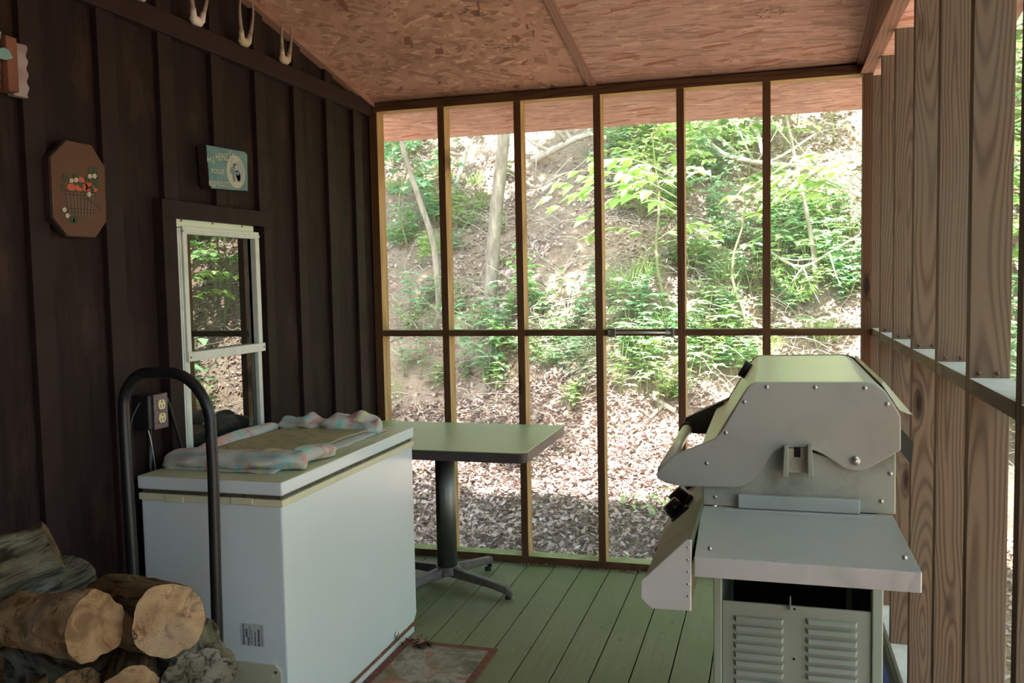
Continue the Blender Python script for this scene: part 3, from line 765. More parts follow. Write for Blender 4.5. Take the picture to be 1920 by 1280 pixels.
tree('tree', 'unseen tree added to shade the ground, crown reaching over the roof', [(-5.6, 6.4, z-.2), (-5.4, 6.2, z+2.6), (-4.8, 5.6, z+5.0), (-3.8, 4.9, z+7.0)], (.15, .07), [(-3.3, 4.5, 7.2), (-4.9, 5.0, 7.4)], [.72, .8])
# fallen and hanging dead branches
def branch(label, pts, r0, r1, mat='paletwig', fork=0):
    P = trunk_path(pts, 12); root = empty('dead_branch', tuple(P[0])); tag(root, label, 'branch', 'dead branches on the bank')
    mb = MB(); mb.tube(P, [lerp(r0, r1, i/11) for i in range(12)], 7)
    for f in range(fork):
        k = random.randint(3, 9); d = Vector((random.uniform(-1, 1), random.uniform(-.4, .1), random.uniform(-.5, .9))).normalized()
        mb.tube([P[k], P[k]+d*.22, P[k]+d*.45+Vector((0, 0, .05))], [r1, r1*.7, r1*.4], 5)
    return world_part(mb, 'limb', M[mat], root)
def bp(l): return [onY(a, b, y) for a, b, y in l]
branch('long bleached branch bowed across the two last screen bays', bp([(1295, 228, 10.0), (1350, 285, 9.8), (1430, 305, 9.7), (1540, 310, 9.7), (1600, 300, 9.8)]), .03, .014, fork=4)
branch('second pale branch crossing below the bowed one', bp([(1340, 250, 10.1), (1400, 300, 9.9), (1450, 300, 9.8), (1530, 250, 9.9)]), .022, .01, fork=3)
branch('pale upright forked branch in the fourth bay near the eave', bp([(1395, 215, 10.2), (1420, 250, 10.1), (1430, 290, 10.0)]), .035, .02, fork=2)
branch('short pale dead stump leaning below the bushy sapling', bp([(1145, 500, 8.9), (1163, 450, 9.1), (1180, 415, 9.3)]), .03, .016, fork=1)
branch('grey dead limb reaching over the bare soil', bp([(1000, 300, 10.4), (1040, 280, 10.2), (1075, 262, 10.1), (1110, 250, 10.1)]), .05, .03, fork=4)
branch('pale twig lying from the grey limb down the slope', bp([(985, 340, 9.8), (1010, 350, 9.7), (1060, 325, 9.9), (1120, 320, 9.9)]), .018, .008, fork=4)
branch('dark root running along the slope under the grey trunk', bp([(895, 560, 8.6), (960, 562, 8.6), (1040, 585, 8.5), (1110, 600, 8.5)]), .025, .012, fork=3, mat='treebark')
branch('white broken stick upright in the second bay', bp([(855, 345, 10.0), (870, 300, 10.2), (880, 262, 10.4)]), .035, .02, fork=1)
branch('curved pale sapling stalk crossing the last bay', bp([(1440, 470, 9.0), (1500, 500, 8.9), (1560, 470, 8.9), (1612, 440, 8.9)]), .016, .008, fork=5)
branch('fallen curled limb on the litter above the sunlit patch', bp([(1165, 745, 7.6), (1200, 730, 7.7), (1225, 745, 7.6), (1265, 770, 7.5)]), .035, .02, fork=1)
branch('flat grey stick on the slope seen between plants', bp([(1195, 535, 8.8), (1250, 538, 8.8), (1290, 530, 8.8)]), .03, .018, fork=0)
branch('pale log end lying further along the bank', [Vector((3.2, 8.3, gz(3.2, 8.3)+.05)), Vector((3.6, 8.5, gz(3.6, 8.5)+.07)), Vector((4.0, 8.6, gz(4.0, 8.6)+.05))], .05, .04)

# ------------------------------------------------------------------ FREEZER
FX0, FX1, FY0, FY1 = -2.02, -1.49, 2.463, 3.535
fr = tag(empty('chest_freezer', (-1.755, 3.0, 0)), 'white chest freezer with yellowed lid edge under a pastel towel', 'freezer')
world_part(MB().prism([(FY0, .03), (FY1-.03, .03), (FY1, .06), (FY1, .808), (FY0, .808)], 'x', FX0, FX1), 'body', M['white'], fr, .006)
world_part(MB().box((FX0+.01, FY0+.01, 0), (FX1+.012, FY1-.06, .022)), 'plinth', M['white'], fr, .002)
mb = MB()
for i in range(26):
    y = FY0+.02+i*.04; mb.box((FX1-.01, y, .022), (FX1+.004, y+.045, .030+random.random()*.006))
world_part(mb, 'rusted_edge', M['rust'], fr)
mb = MB(); mb.box((FX0-.004, FY0-.006, .800), (FX1+.006, FY1+.005, .822)); mb.box((FX0+.35, FY0-.009, .803), (FX0+.43, FY0-.005, .825)); mb.box((FX0+.10, FY0-.009, .797), (FX0+.17, FY0-.005, .818))
world_part(mb, 'rim_trim', M['cream'], fr, .002)
world_part(MB().box((FX0+.006, FY0+.004, .822), (FX1-.006, FY1-.004, .837)), 'gasket', M['gasket'], fr)
o = world_part(MB().box((FX0-.006, FY0-.008, .836), (FX1+.006, FY1+.006, .880)), 'lid', [M['white'], M['lidtop']], fr, .005)
for p in o.data.polygons:
    if p.normal.z > .9: p.material_index = 1
dp = onX(742, 1190, FX1)
world_part(MB().disc((FX1, dp.y, dp.z), (1, 0, 0), .016, .008, 20), 'drain_plug', M['alu'], fr)
# vent grille at the foot of the end panel
v0 = onY(528, 1247, FY0); gr = world_part(MB().prism([(FX0+.06, .05), (v0.x, .05), (v0.x, v0.z-.02), (v0.x-.02, v0.z), (FX0+.06, v0.z)], 'y', FY0-.006, FY0+.001), 'vent_grille', M['creamvent'], fr, .002)
for i in range(6):
    z = v0.z-.035-i*.027
    MB().prism([(v0.x-.135-fr.location.x, FY0-.0062-3.0), (v0.x-.03-fr.location.x, FY0-.0062-3.0), (v0.x-.03-fr.location.x, FY0-.012-3.0), (v0.x-.135-fr.location.x, FY0-.012-3.0)], 'z', z-.004, z+.004).build('slat', M['creamvent'], gr)
MB().disc((v0.x-.017-fr.location.x, FY0-.006-3.0, v0.z-.022), (0, -1, 0), .005, .003, 10).build('screw', M['rust'], gr)
# rating label with its tiny printed lines
a0 = onY(451, 1167, FY0); a1 = onY(496, 1213, FY0); lb = world_part(MB().box((a0.x, FY0-.0012, a1.z), (a1.x, FY0, a0.z)), 'rating_label', plain('label_paper', (.50, .53, .53), .5), fr)
mb = MB(); lw_, lh_ = a1.x-a0.x, a0.z-a1.z
for k, (u, v0_, v1_, wd) in enumerate([(.10, .03, .95, .055), (.22, .25, .62, .075), (.30, .62, .98, .05), (.38, .1, .9, .02), (.46, .3, .95, .03), (.60, .35, .95, .05), (.74, .25, .97, .085), (.90, .05, .95, .02)]):
    v = v0_
    while v < v1_:
        h = random.uniform(.02, .05); mb.box((a0.x+lw_*u-fr.location.x, FY0-.0018-3.0, a0.z-lh_*(v+h)), (a0.x+lw_*(u+wd)-fr.location.x, FY0-.001-3.0, a0.z-lh_*v)); v += h+random.uniform(.01, .03)
mb.build('fine_print', M['blackmat'], lb)

# towel and burlap mat on the lid
def towel_mat():
    t = NT('pastel_plaid_terry')
    cd = t.coord(); sp = t.n('ShaderNodeSeparateXYZ'); t.l(cd, sp.inputs[0])
    nz = t.noise(cd, 10, 3, .5)
    def band(ax, fr_, cols):
        w = t.math('FRACT', t.math('MULTIPLY_ADD', nz.outputs[0], .25, t.math('MULTIPLY', sp.outputs[ax], fr_)))
        return t.ramp(w, cols, 'CONSTANT')
    base = (.52, .53, .47)
    a = band(0, 6.0, [(0, base), (.30, (.22, .52, .44)), (.42, base), (.55, (.66, .30, .23)), (.66, base), (.78, (.66, .64, .28)), (.88, base)])
    b = band(1, 7.0, [(0, base), (.25, (.30, .55, .58)), (.38, base), (.60, (.64, .33, .30)), (.72, base), (.86, (.6, .6, .33)), (.93, base)])
    ck = t.noise(cd, 14, 1, .3)
    c = t.mix(t.ramp(ck.outputs[0], [(.48, (0, 0, 0)), (.52, (1, 1, 1))]), a, b)
    c = t.mix(.22, c, base)
    f = t.noise(cd, 350, 2, .5); t.bump(f.outputs[0], .6, .003)
    return t.set(color=c, rough=.95, spec=.05)
M['towel'] = towel_mat()
def burlap():
    t = NT('dirty_burlap'); n = t.noise(t.coord('Object', (5, 22, 1)), 4, 5, .7); f = t.noise(t.coord(), 260, 2, .6)
    c = t.ramp(n.outputs[0], [(.36, (.20, .17, .08)), (.44, (.48, .43, .25)), (.75, (.54, .49, .30))]); c = t.mix(t.math('MULTIPLY', f.outputs[0], .5), c, (.12, .10, .05))
    t.bump(f.outputs[0], .8, .003); return t.set(color=c, rough=1.0, spec=.03)
def sheet(x0, x1, y0, y1, nx, ny, hf, thick=.006):
    mb = MB(); vs = []; fs = []
    for j in range(ny+1):
        for i in range(nx+1):
            u = i/nx; v = j/ny; p = hf(u, v); vs.append(p)
    for j in range(ny):
        for i in range(nx): fs.append((j*(nx+1)+i, j*(nx+1)+i+1, (j+1)*(nx+1)+i+1, (j+1)*(nx+1)+i))
    mb.add(vs, fs, 0, True); return mb
def bl(q, u, v):
    a = Vector(q[0]).lerp(Vector(q[1]), u); b = Vector(q[3]).lerp(Vector(q[2]), u); return a.lerp(b, v)
LZ = .881
tw = tag(empty('towel', (-1.75, 3.0, LZ)), 'folded pastel plaid towel spread over the freezer lid', 'towel')
def nv(x, y, s, k): return mnoise.noise(Vector((x*s, y*s, k)))
# flat spread part
Q = [(-2.0, 2.56, 0), (-1.575, 2.56, 0), (-1.555, 3.42, 0), (-2.0, 3.42, 0)]
def hf(u, v):
    p = bl(Q, u, v); e = min(u, 1-u, v, 1-v); return (p.x+.012*nv(p.x, p.y, 9, 1), p.y+.01*nv(p.x, p.y, 8, 2), LZ+.006+.012*min(1, e*8)+.005*nv(p.x, p.y, 14, 3))
o = world_part(sheet(0, 0, 0, 0, 30, 50, hf), 'spread', M['towel'], tw); sm = o.modifiers.new('t', 'SOLIDIFY'); sm.thickness = .006; sm.offset = -1
# rolled near edge: lumpy flattened roll across the lid
def roll(path, ry, rz, n=22, k=40, seed=1, amp=.25):
    vs = []; fs = []; P = trunk_path([Vector(p) for p in path], k)
    for i, p in enumerate(P):
        t = (P[min(i+1, k-1)]-P[max(i-1, 0)]).normalized(); s = Vector((-t.y, t.x, 0)).normalized(); en = min(1, min(i, k-1-i)/3+.25)
        for j in range(n):
            a = 2*PI*j/n; w = 1+amp*mnoise.noise(Vector((i*.22, math.cos(a)*1.3, math.sin(a)*1.3+seed)))+.10*math.sin(a*3+i*.35+seed)
            q = p+s*math.cos(a)*ry*w*en+Vector((0, 0, 1))*math.sin(a)*rz*w*en; q.z = max(q.z, LZ+.002); vs.append(q)
    for i in range(k-1):
        for j in range(n): fs.append((i*n+j, i*n+(j+1) % n, (i+1)*n+(j+1) % n, (i+1)*n+j))
    fs.append(tuple(range(n))[::-1]); fs.append(tuple(range((k-1)*n, k*n)))
    m = MB(); m.add(vs, fs, 0, True); return m
world_part(roll([(-2.03, 2.66, LZ+.016), (-1.92, 2.64, LZ+.024), (-1.75, 2.64, LZ+.026), (-1.6, 2.66, LZ+.026), (-1.525, 2.70, LZ+.02)], .075, .034, seed=2), 'near_fold', M['towel'], tw, sub=1)
world_part(roll([(-1.575, 2.66, LZ+.03), (-1.55, 2.78, LZ+.032), (-1.535, 2.90, LZ+.015)], .035, .03, k=16, seed=9), 'corner_flap', M['towel'], tw, sub=1)
world_part(roll([(-2.0, 3.36, LZ+.03), (-1.90, 3.34, LZ+.036), (-1.82, 3.37, LZ+.022), (-1.73, 3.37, LZ+.042), (-1.63, 3.38, LZ+.034), (-1.565, 3.40, LZ+.02)], .07, .036, seed=5, amp=.8), 'far_fold', M['towel'], tw, sub=1)
world_part(roll([(-2.01, 2.75, LZ+.02), (-2.02, 3.0, LZ+.025), (-2.0, 3.3, LZ+.03)], .03, .025, k=20, seed=7), 'wall_side_fold', M['towel'], tw, sub=1)
Q2 = [(-1.98, 2.68, 0), (-1.60, 2.72, 0), (-1.585, 3.30, 0), (-1.97, 3.32, 0)]
def hf2(u, v):
    p = bl(Q2, u, v); return (p.x+.01*nv(p.x, p.y, 7, 5), p.y, LZ+.027+.008*nv(p.x, p.y, 5, 6)+.003*nv(p.x, p.y, 30, 6))
bm_ = sheet(0, 0, 0, 0, 30, 40, hf2); o = bm_.build('burlap_mat', burlap()); sm = o.modifiers.new('t', 'SOLIDIFY'); sm.thickness = .006; sm.offset = -1
tag(o, 'dirty olive brown burlap mat lying on the towel on the freezer', 'mat')

# ------------------------------------------------------------------ TABLE
tb = tag(empty('pedestal_table', (-1.55, 4.085, 0)), 'olive topped pedestal table with dark edge against the screened wall', 'table')
c_ = .045; X0, X1_, Y0, Y1 = -2.06, -1.028, 3.70, 4.465
out = []
for cx, cy, a0_ in ((X1_-c_, Y0+c_, -90), (X1_-.01, Y1-.01, 0), (X0+.01, Y1-.01, 90), (X0+c_, Y0+c_, 180)):
    r = c_ if cy < 4 else .01
    for k in range(7): a = math.radians(a0_+k*15); out.append((cx+r*math.cos(a), cy+r*math.sin(a)))
world_part(MB().prism(out, 'z', .702, .747), 'edge_band', M['tabedge'], tb, .003)
world_part(MB().prism([(x+(.002 if x < -1.5 else -.002), y+(.002 if y < 4 else -.002)) for x, y in out], 'z', .7465, .750), 'table_top', M['laminate'], tb)
world_part(MB().tube([(-1.55, 4.085, .09), (-1.55, 4.085, .70)], .050, 32), 'column', M['column'], tb)
world_part(MB().box((-1.70, 3.95, .688), (-1.40, 4.22, .702)), 'top_bracket', M['blackmat'], tb)
mb = MB(); mb.tube([(-1.55, 4.085, .058), (-1.55, 4.085, .095)], [.075, .056], 24); world_part(mb, 'base_hub', M['castiron'], tb, .003)
for ang in (-21, 62, 159, 242):
    a = math.radians(ang); d = Vector((math.cos(a), math.sin(a), 0)); s = Vector((-d.y, d.x, 0)); c = Vector((-1.55, 4.085, 0)); vs = []; L = .40 if ang != 62 else .30
    for t, w, z0, z1 in ((.03, .034, .05, .094), (.15, .028, .045, .082), (.30, .026, .038, .068), (.92*L/.40*.4, .027, .03, .060), (L, .016, .012, .036)):
        p = c+d*t
        for sx, z in ((-1, z0), (1, z0), (.6, z1), (-.6, z1)): q = p+s*w*sx; vs.append((q.x, q.y, z))
    fs = []
    for i in range(4):
        for j in range(4): fs.append((i*4+j, i*4+(j+1) % 4, (i+1)*4+(j+1) % 4, (i+1)*4+j))
    fs += [(3, 2, 1, 0), (16, 17, 18, 19)]
    m = MB(); m.add(vs, fs, 0, True); lg = world_part(m, 'leg', M['castiron'], tb, .004)
    e = c+d*(L-.02)-tb.location
    MB().disc((e.x, e.y, 0), (0, 0, 1), .016, .016, 12).build('foot', M['rubber'], lg)

# ------------------------------------------------------------------ HAND TRUCK
ht = tag(empty('hand_truck', (-1.77, 2.26, 0)), 'black tubular hand truck with hooped handle standing before the freezer', 'hand truck')
pl = onY(228, 760, 2.30); pr = onY(393, 790, 2.30)
def arc_handle():
    # asymmetric hoop seen from the side: rises from the wall side leg, rounds over, drops to the open side leg
    pts = []
    xl, xr = -1.935, -1.622
    ztop = 1.243
    pts += [Vector((-1.905, 2.27, z)) for z in (.10, .4, .7)]+[Vector((xl+.01, 2.29, .95)), Vector((xl, 2.30, 1.08))]
    for k in range(1, 9):
        a = PI-k*PI/2/9; pts.append(Vector((xl+.10+.10*math.cos(a), 2.30, ztop-.115+.115*math.sin(a))))
    pts.append(Vector((-1.79, 2.30, ztop)))
    for k in range(0, 9):
        a = PI/2-k*PI/2/9; pts.append(Vector((xr-.14+.14*math.cos(a), 2.30, ztop-.165+.165*math.sin(a))))
    pts += [Vector((xr, 2.30, .95)), Vector((xr+.002, 2.29, .7)), Vector((xr+.004, 2.28, .4)), Vector((xr+.004, 2.27, .10))]
    return pts
world_part(MB().tube(arc_handle(), .0172, 16), 'tube_frame', M['black'], ht)
for z in (.18, .42, ): world_part(MB().tube([(-1.905, 2.27, z), (-1.618, 2.27, z)], .011, 10), 'crossbar', M['black'], ht)
world_part(MB().box((-1.93, 2.02, .004), (-1.60, 2.27, .012)), 'toe_plate', M['black'], ht, .002)
world_part(MB().tube([(-1.96, 2.345, .09), (-1.57, 2.345, .09)], .008, 10), 'axle', M['steel'], ht)
for xx in (-1.975, -1.595):
    world_part(MB().tube([(xx, 2.345, .09), (xx+.04, 2.345, .09)], .09, 28), 'wheel', M['rubber'], ht, .006)

# ------------------------------------------------------------------ FIREWOOD
def log_bark(name, c1, c2, c3, sc=12):
    t = NT(name); n = t.noise(t.coord('Object', (1, 1, .35)), sc, 7, .72, .4); n2 = t.noise(t.coord('Object', (1, 1, 1), rnd=True), 5, 4, .6)
    v = t.noise(t.coord('Object', (1, 1, .16)), 38, 4, .6, .8)
    c = t.ramp(n.outputs[0], [(.3, c2), (.6, c1)]); c = t.mix(t.ramp(n2.outputs[0], [(.48, (0, 0, 0)), (.62, (.8, .8, .8))]), c, c3)
    c = t.mix(t.ramp(v.outputs[0], [(.38, (.85, .85, .85)), (.50, (0, 0, 0))]), c, tuple(x*.35 for x in c2))
    mixh = t.math('ADD', n.outputs[0], t.math('MULTIPLY', v.outputs[0], 1.2))
    t.bump(mixh, 1.0, .012); return t.set(color=c, rough=.95, spec=.08)
M['barkg'] = log_bark('grey_lichen_bark', (.21, .195, .13), (.035, .026, .016), (.11, .065, .03))
M['barkb'] = log_bark('smooth_brown_bark', (.20, .14, .08), (.08, .05, .03), (.27, .15, .055), 8)
M['barkm'] = log_bark('mossy_rotten_bark', (.19, .175, .12), (.06, .052, .036), (.25, .235, .20), 14)
def cutmat():
    t = NT('sawn_log_end'); cd = t.coord(); n = t.noise(cd, 9, 6, .65, .6); n2 = t.noise(cd, 22, 5, .7, .8)
    c = t.ramp(n.outputs[0], [(.34, (.20, .12, .065)), (.46, (.36, .225, .12)), (.56, (.46, .31, .165)), (.7, (.50, .36, .20))])
    c = t.mix(t.ramp(n2.outputs[0], [(.52, (0, 0, 0)), (.62, (.85, .85, .85))]), c, (.15, .07, .03))
    n3 = t.noise(cd, 17, 5, .6, 1.5); c = t.mix(t.ramp(n3.outputs[0], [(.64, (0, 0, 0)), (.67, (1, 1, 1))]), c, (.03, .02, .012))
    sp = t.n('ShaderNodeSeparateXYZ'); t.l(cd, sp.inputs[0])
    r = t.math('SQRT', t.math('ADD', t.math('MULTIPLY', sp.outputs[0], sp.outputs[0]), t.math('MULTIPLY', sp.outputs[1], sp.outputs[1])))
    rg_ = t.math('SINE', t.math('MULTIPLY_ADD', r, 850.0, t.math('MULTIPLY', n.outputs[0], 14.0)))
    c = t.mix(t.math('MULTIPLY_ADD', rg_, .12, .12), c, (.22, .13, .06))
    big = t.noise(cd, 7, 3, .5); c = t.mix(t.ramp(big.outputs[0], [(.5, (0, 0, 0)), (.62, (.55, .55, .55))]), c, (.22, .17, .13))
    t.bump(n2.outputs[0], .7, .006); return t.set(color=c, rough=.85, spec=.15)
M['cut'] = cutmat()
def cutmat2():
    t = NT('fresh_split_face'); cd = t.coord(); n = t.noise(cd, 13, 6, .65, .8)
    return t.set(color=t.ramp(n.outputs[0], [(.42, (.17, .095, .045)), (.52, (.28, .165, .08)), (.65, (.34, .22, .12))]), rough=.7, spec=.15)
M['cut2'] = cutmat2()
def make_log(a, b, ra, rb, label, bark, cut='cut', seed=0, squash=1.0, rough=.12, nz=1, cap_at='a', lump=0):
    """log whose end a faces the viewer; local z runs from a to b"""
    a = Vector(a); b = Vector(b); L = (b-a).length
    root = empty('firewood_log', tuple(a)); root.rotation_mode = 'QUATERNION'; root.rotation_quaternion = (b-a).to_track_quat('Z', 'Y')
    tag(root, label, 'firewood log', 'firewood pile')
    N = 56; K = 26; vs = []; fs = []
    def rad(i, j):
        an = 2*PI*j/N; t = i/(K-1); r = lerp(ra, rb, t); q = Vector((math.cos(an)*1.3, math.sin(an)*1.3, t*L*7+seed*3.7))
        r *= 1+rough*mnoise.noise(q)+rough*.45*mnoise.noise(q*3.1)+lump*abs(mnoise.noise(q*.9))
        return r*math.cos(an), r*squash*math.sin(an)
    for i in range(K):
        for j in range(N):
            x, y = rad(i, j); vs.append((x, y, L*i/(K-1)))
    for i in range(K-1):
        for j in range(N): fs.append((i*N+j, i*N+(j+1) % N, (i+1)*N+(j+1) % N, (i+1)*N+j))
    m = MB(); m.add(vs, fs, 0, True); m.build('bark', M[bark], root)
    for i, nm in ((0, 'cut_end'), (K-1, 'cut_end')):
        R_ = 12; vs = []; fs = []
        for r in range(R_+1):
            for j in range(N):
                x, y = rad(i, j); s = r/R_*.992; z = L*i/(K-1)+(-1 if i == 0 else 1)*(.004*(1-(r/R_)**6)+.006*mnoise.noise(Vector((x*s*30, y*s*30, seed)))*(1-(r/R_)**4)); vs.append((x*s, y*s, z))
        for r in range(R_):
            for j in range(N): fs.append((r*N+j, r*N+(j+1) % N, (r+1)*N+(j+1) % N, (r+1)*N+j))
        m = MB(); m.add(vs, fs, 0, True); m.build(nm, M[cut], root)
    return root
# top layer, as the photograph shows it
e1 = onY(318, 1163, 1.78); make_log(e1, e1+Vector((-.32, .17, -.055)), .090, .086, 'sawn log with round tan end face, bark on one side, top of pile', 'barkb', seed=1, rough=.10)
e2 = onY(150, 1172, 1.66); make_log(e2+Vector((.045, -.0, .002)), e2+Vector((-.25, .07, -.035)), .078, .068, 'split log with broad orange face and rotten yellow wood', 'cut', 'cut2', seed=5, squash=.95, rough=.2, lump=.08)
e3 = onY(98, 1012, 1.86); make_log(e3+Vector((.0, 0, -.012)), e3+Vector((-.21, -.20, -.12)), .072, .088, 'grey lichen barked log leaning highest on the pile', 'barkg', 'barkb', seed=8, rough=.22)
e4 = onY(395, 1262, 1.86); make_log(e4+Vector((.0, -.05, 0)), e4+Vector((-.30, .20, .0)), .086, .08, 'rough mossy log with ragged edge against the freezer', 'barkm', 'barkm', seed=12, rough=.35, lump=.35)
e5 = onY(250, 1300, 1.72); make_log(e5, e5+Vector((-.2, .30, .0)), .068, .07, 'brown barked log under the round sawn one', 'barkb', seed=15, rough=.16)
e6 = onY(90, 1305, 1.68); make_log(e6+Vector((.08, .0, 0)), e6+Vector((-.30, .16, .0)), .072, .075, 'dark barked log under the split orange one', 'barkm', 'barkb', seed=18, rough=.2)
make_log((-1.90, 1.70, .665), (-1.93, 2.06, .665), .074, .072, 'dark log under the grey lichen barked one, against the wall', 'barkm', 'barkb', seed=31, rough=.12)
make_log((-1.88, 1.64, .518), (-1.91, 2.02, .518), .075, .074, 'dark log of the wall side column, below the one carrying the lichen barked log', 'barkb', 'barkb', seed=33, rough=.1)
make_log((-1.66, 1.60, .515), (-1.68, 1.98, .515), .070, .070, 'log in the pile under the split orange one, beside the wall side column', 'barkb', seed=36, rough=.1)
# lower layers that carry them down to the deck
row = 0
for zc, xs_ in ((.075, (-1.95, -1.78, -1.61, -1.44, -1.27)), (.222, (-1.87, -1.70, -1.53, -1.36)), (.37, (-1.80, -1.62, -1.44, -1.27))):
    for q, xx in enumerate(xs_):
        if zc > .3 and False: continue
        make_log((xx+.02, 1.62+.02*(q % 2), zc), (xx, 2.0, zc), .076, .074, 'firewood log in the %s row of the pile, %s' % (('bottom', 'second', 'third')[row], ('against the dark wall', 'second from the dark wall', 'third from the dark wall', 'fourth from the dark wall', 'fifth from the dark wall')[q]), 'barkb' if (q+row) % 2 else 'barkm', seed=20+row*5+q, rough=.08)
    row += 1

# ------------------------------------------------------------------ GRILL
GY = 2.28
def G(x, y, Y=GY): p = onY(x, y, Y); return (p.x, p.z)
gl = tag(empty('gas_grill', (.03, 2.65, 0)), 'large gas grill with pale hood and metal side shelf beside the stud wall', 'grill')
def gp(mb, name, mat, bevel=0, parent=None, **k): return world_part(mb, name, mat, gl, bevel, **k)
def rounded(pts, idx, r=.02, n=5):
    out = []; N = len(pts)
    for i, p in enumerate(pts):
        if i in idx:
            p = Vector(p); a = (Vector(pts[i-1])-p); b = (Vector(pts[(i+1) % N])-p); rr = min(r if not isinstance(idx, dict) else idx[i], a.length*.49, b.length*.49)
            a = p+a.normalized()*rr; b = p+b.normalized()*rr
            for k in range(n+1): t = k/n; out.append(tuple((1-t)**2*a+2*(1-t)*t*p+t*t*b))
        else: out.append(tuple(p))
    return out
prof = [G(1228, 889), G(1262, 852), G(1342, 820), G(1354, 806), G(1400, 728), G(1412, 717), G(1650, 717), G(1688, 778), G(1688, 842), G(1620, 880), G(1588, 880), G(1526, 838), G(1462, 838), G(1445, 852), G(1420, 893), G(1390, 912), G(1278, 910), G(1244, 902)]
prof = rounded(prof, {0: .02, 1: .01, 2: .03, 3: .03, 4: .03, 5: .02, 6: .035, 7: .01, 9: .03, 10: .03, 11: .04, 12: .03, 13: .03, 14: .03, 15: .03, 17: .02})
HB = 3.06
hood_out = rounded([G(1342, 820), G(1400, 727), G(1412, 716), G(1650, 716), G(1688, 778), G(1686, 815), G(1350, 830)], {0: .02, 1: .03, 2: .03, 3: .035})
def shrink(pts, d):
    cx = sum(p[0] for p in pts)/len(pts); cz_ = sum(p[1] for p in pts)/len(pts)
    return [(cx+(p[0]-cx)*(1-d), cz_+(p[1]-cz_)*(1-d)) for p in pts]
hp = gp(MB().prism(prof, 'y', GY-.012, GY), 'hood_end_plate', M['hoodplate'], .003)
cxp = sum(p[0] for p in prof)/len(prof)
gp(MB().prism(prof, 'y', HB, HB+.012), 'hood_end_plate', M['hoodplate'], .003)
gp(MB().prism(hood_out, 'y', GY+.006, HB-.002), 'hood', M['enamel'])
gp(MB().prism(shrink(hood_out, -.03), 'y', HB-.014, HB), 'hood_rim', M['darkmetal'])
# lower front lip of the hood reaching to the handle
gp(MB().prism([G(1312, 842), G(1342, 826), G(1356, 832), G(1312, 858)], 'y', GY, HB), 'hood_lip', M['enamel'])
hz = 1.0
gp(MB().tube([(-.268, GY+.03, hz), (-.268, HB-.05, hz)], .0165, 18), 'handle', M['enamel'])
b0 = G(1345, 742, HB-.03)
gp(MB().prism([G(1281, 792, HB-.03), G(1286, 782, HB-.03), G(1296, 777, HB-.03), G(1357, 749, HB-.03), G(1360, 775, HB-.03), G(1334, 812, HB-.03), G(1300, 811, HB-.03), G(1292, 803, HB-.03)], 'y', HB-.05, HB-.02), 'handle_bracket', M['darkmetal'], .004)
gp(MB().disc((-.268, HB-.10, 1.0), (0, 1, 0), .021, .05, 16), 'handle_collar', M['rubber'])
# thermometer on the sloping hood front
t0 = G(1392, 741); gp(MB().disc((t0[0], 2.86, t0[1]), (-.85, 0, .52), .026, .022, 20), 'thermometer', M['blackmat'])
# rear lip and heat shield
gp(MB().prism([G(1655, 722), G(1659, 716), G(1714, 780), G(1705, 778), G(1690, 772)], 'y', GY+.02, HB-.02), 'rear_lip', M['enamel'])
a = G(1686, 800, GY+.05); gp(MB().prism([a, G(1713, 828, GY+.05), G(1709, 872, GY+.05), G(1686, 842, GY+.05)], 'y', GY+.05, HB-.1), 'heat_shield', M['darkmetal'])
# firebox
fb = [G(1317, 905), G(1420, 880), G(1465, 830), G(1600, 872), G(1680, 835), G(1680, 945), G(1317, 942)]
fb[5] = (fb[5][0], .921); fb[6] = (fb[6][0], .921)
gp(MB().prism(fb, 'y', GY+.003, HB-.01), 'firebox', M['firebox'], .003)
a = G(1384, 926, GY-.01); b = G(1612, 943, GY-.01)
gp(MB().box((a[0], GY-.016, .9225), (b[0], GY, a[1])), 'shelf_lip', M['shelf'], .002)
# rotisserie bracket on the end plate
br = gp(MB().box((G(1478, 838, 2.262)[0], 2.262, G(1478, 882)[1]), (G(1514, 838, 2.262)[0], 2.268, G(1478, 838)[1])), 'spit_bracket', grime('rusty_cream', (.50, .47, .36), (.16, .06, .03), .6))
for xa, xb_ in ((1467, 1478), (1514, 1525)):
    mb = MB()
    x0_, x1_ = G(xa, 850, 2.255)[0], G(xb_, 850, 2.255)[0]
    mb.prism([(x0_+(.004 if xa < 1500 else 0), G(xa, 831)[1]), (x1_-(0 if xa < 1500 else .004), G(xa, 831)[1]), (x1_, G(xa, 887)[1]), (x0_, G(xa, 887)[1])], 'y', 2.235, 2.268)
    mb.v = [(p[0]-.03, p[1]-2.65, p[2]) for p in mb.v]; mb.build('fork', M['sage'], br, .0015)
s0 = G(1489, 838, 2.26); s1 = G(1501, 857, 2.26); MB().box((s0[0]-.03, 2.2605-2.65, s1[1]), (s1[0]-.03, 2.2625-2.65, s0[1])).build('slot', M['darkvoid'], br)
for (x, y, r) in [(1438, 725, .0055), (1529, 726, .0055), (1622, 727, .0055), (1664, 757, .0055), (1396, 753, .0055), (1361, 811, .0055), (1325, 868, .0055)]:
    p = G(x, y, GY-.012); sc = gp(MB().disc((p[0], GY-.012, p[1]), (0, -1, 0), r, .0025, 14, r2=r*.8), 'screw', M['alu'])
for (x, y) in [(1670, 888), (1653, 940), (1341, 932)]:
    p = G(x, y, GY); gp(MB().disc((p[0], GY+.003, max(p[1], .93)), (0, -1, 0), .005, .0025, 12), 'screw', M['alu'])
p = G(1604, 863, GY-.012); m = MB(); m.disc((p[0], GY-.012, p[1]), (0, -1, 0), .011, .003, 20); m.disc((p[0], GY-.015, p[1]), (0, -1, 0), .0065, .008, 16, r2=.004); gp(m, 'hinge_bolt', M['steel'])
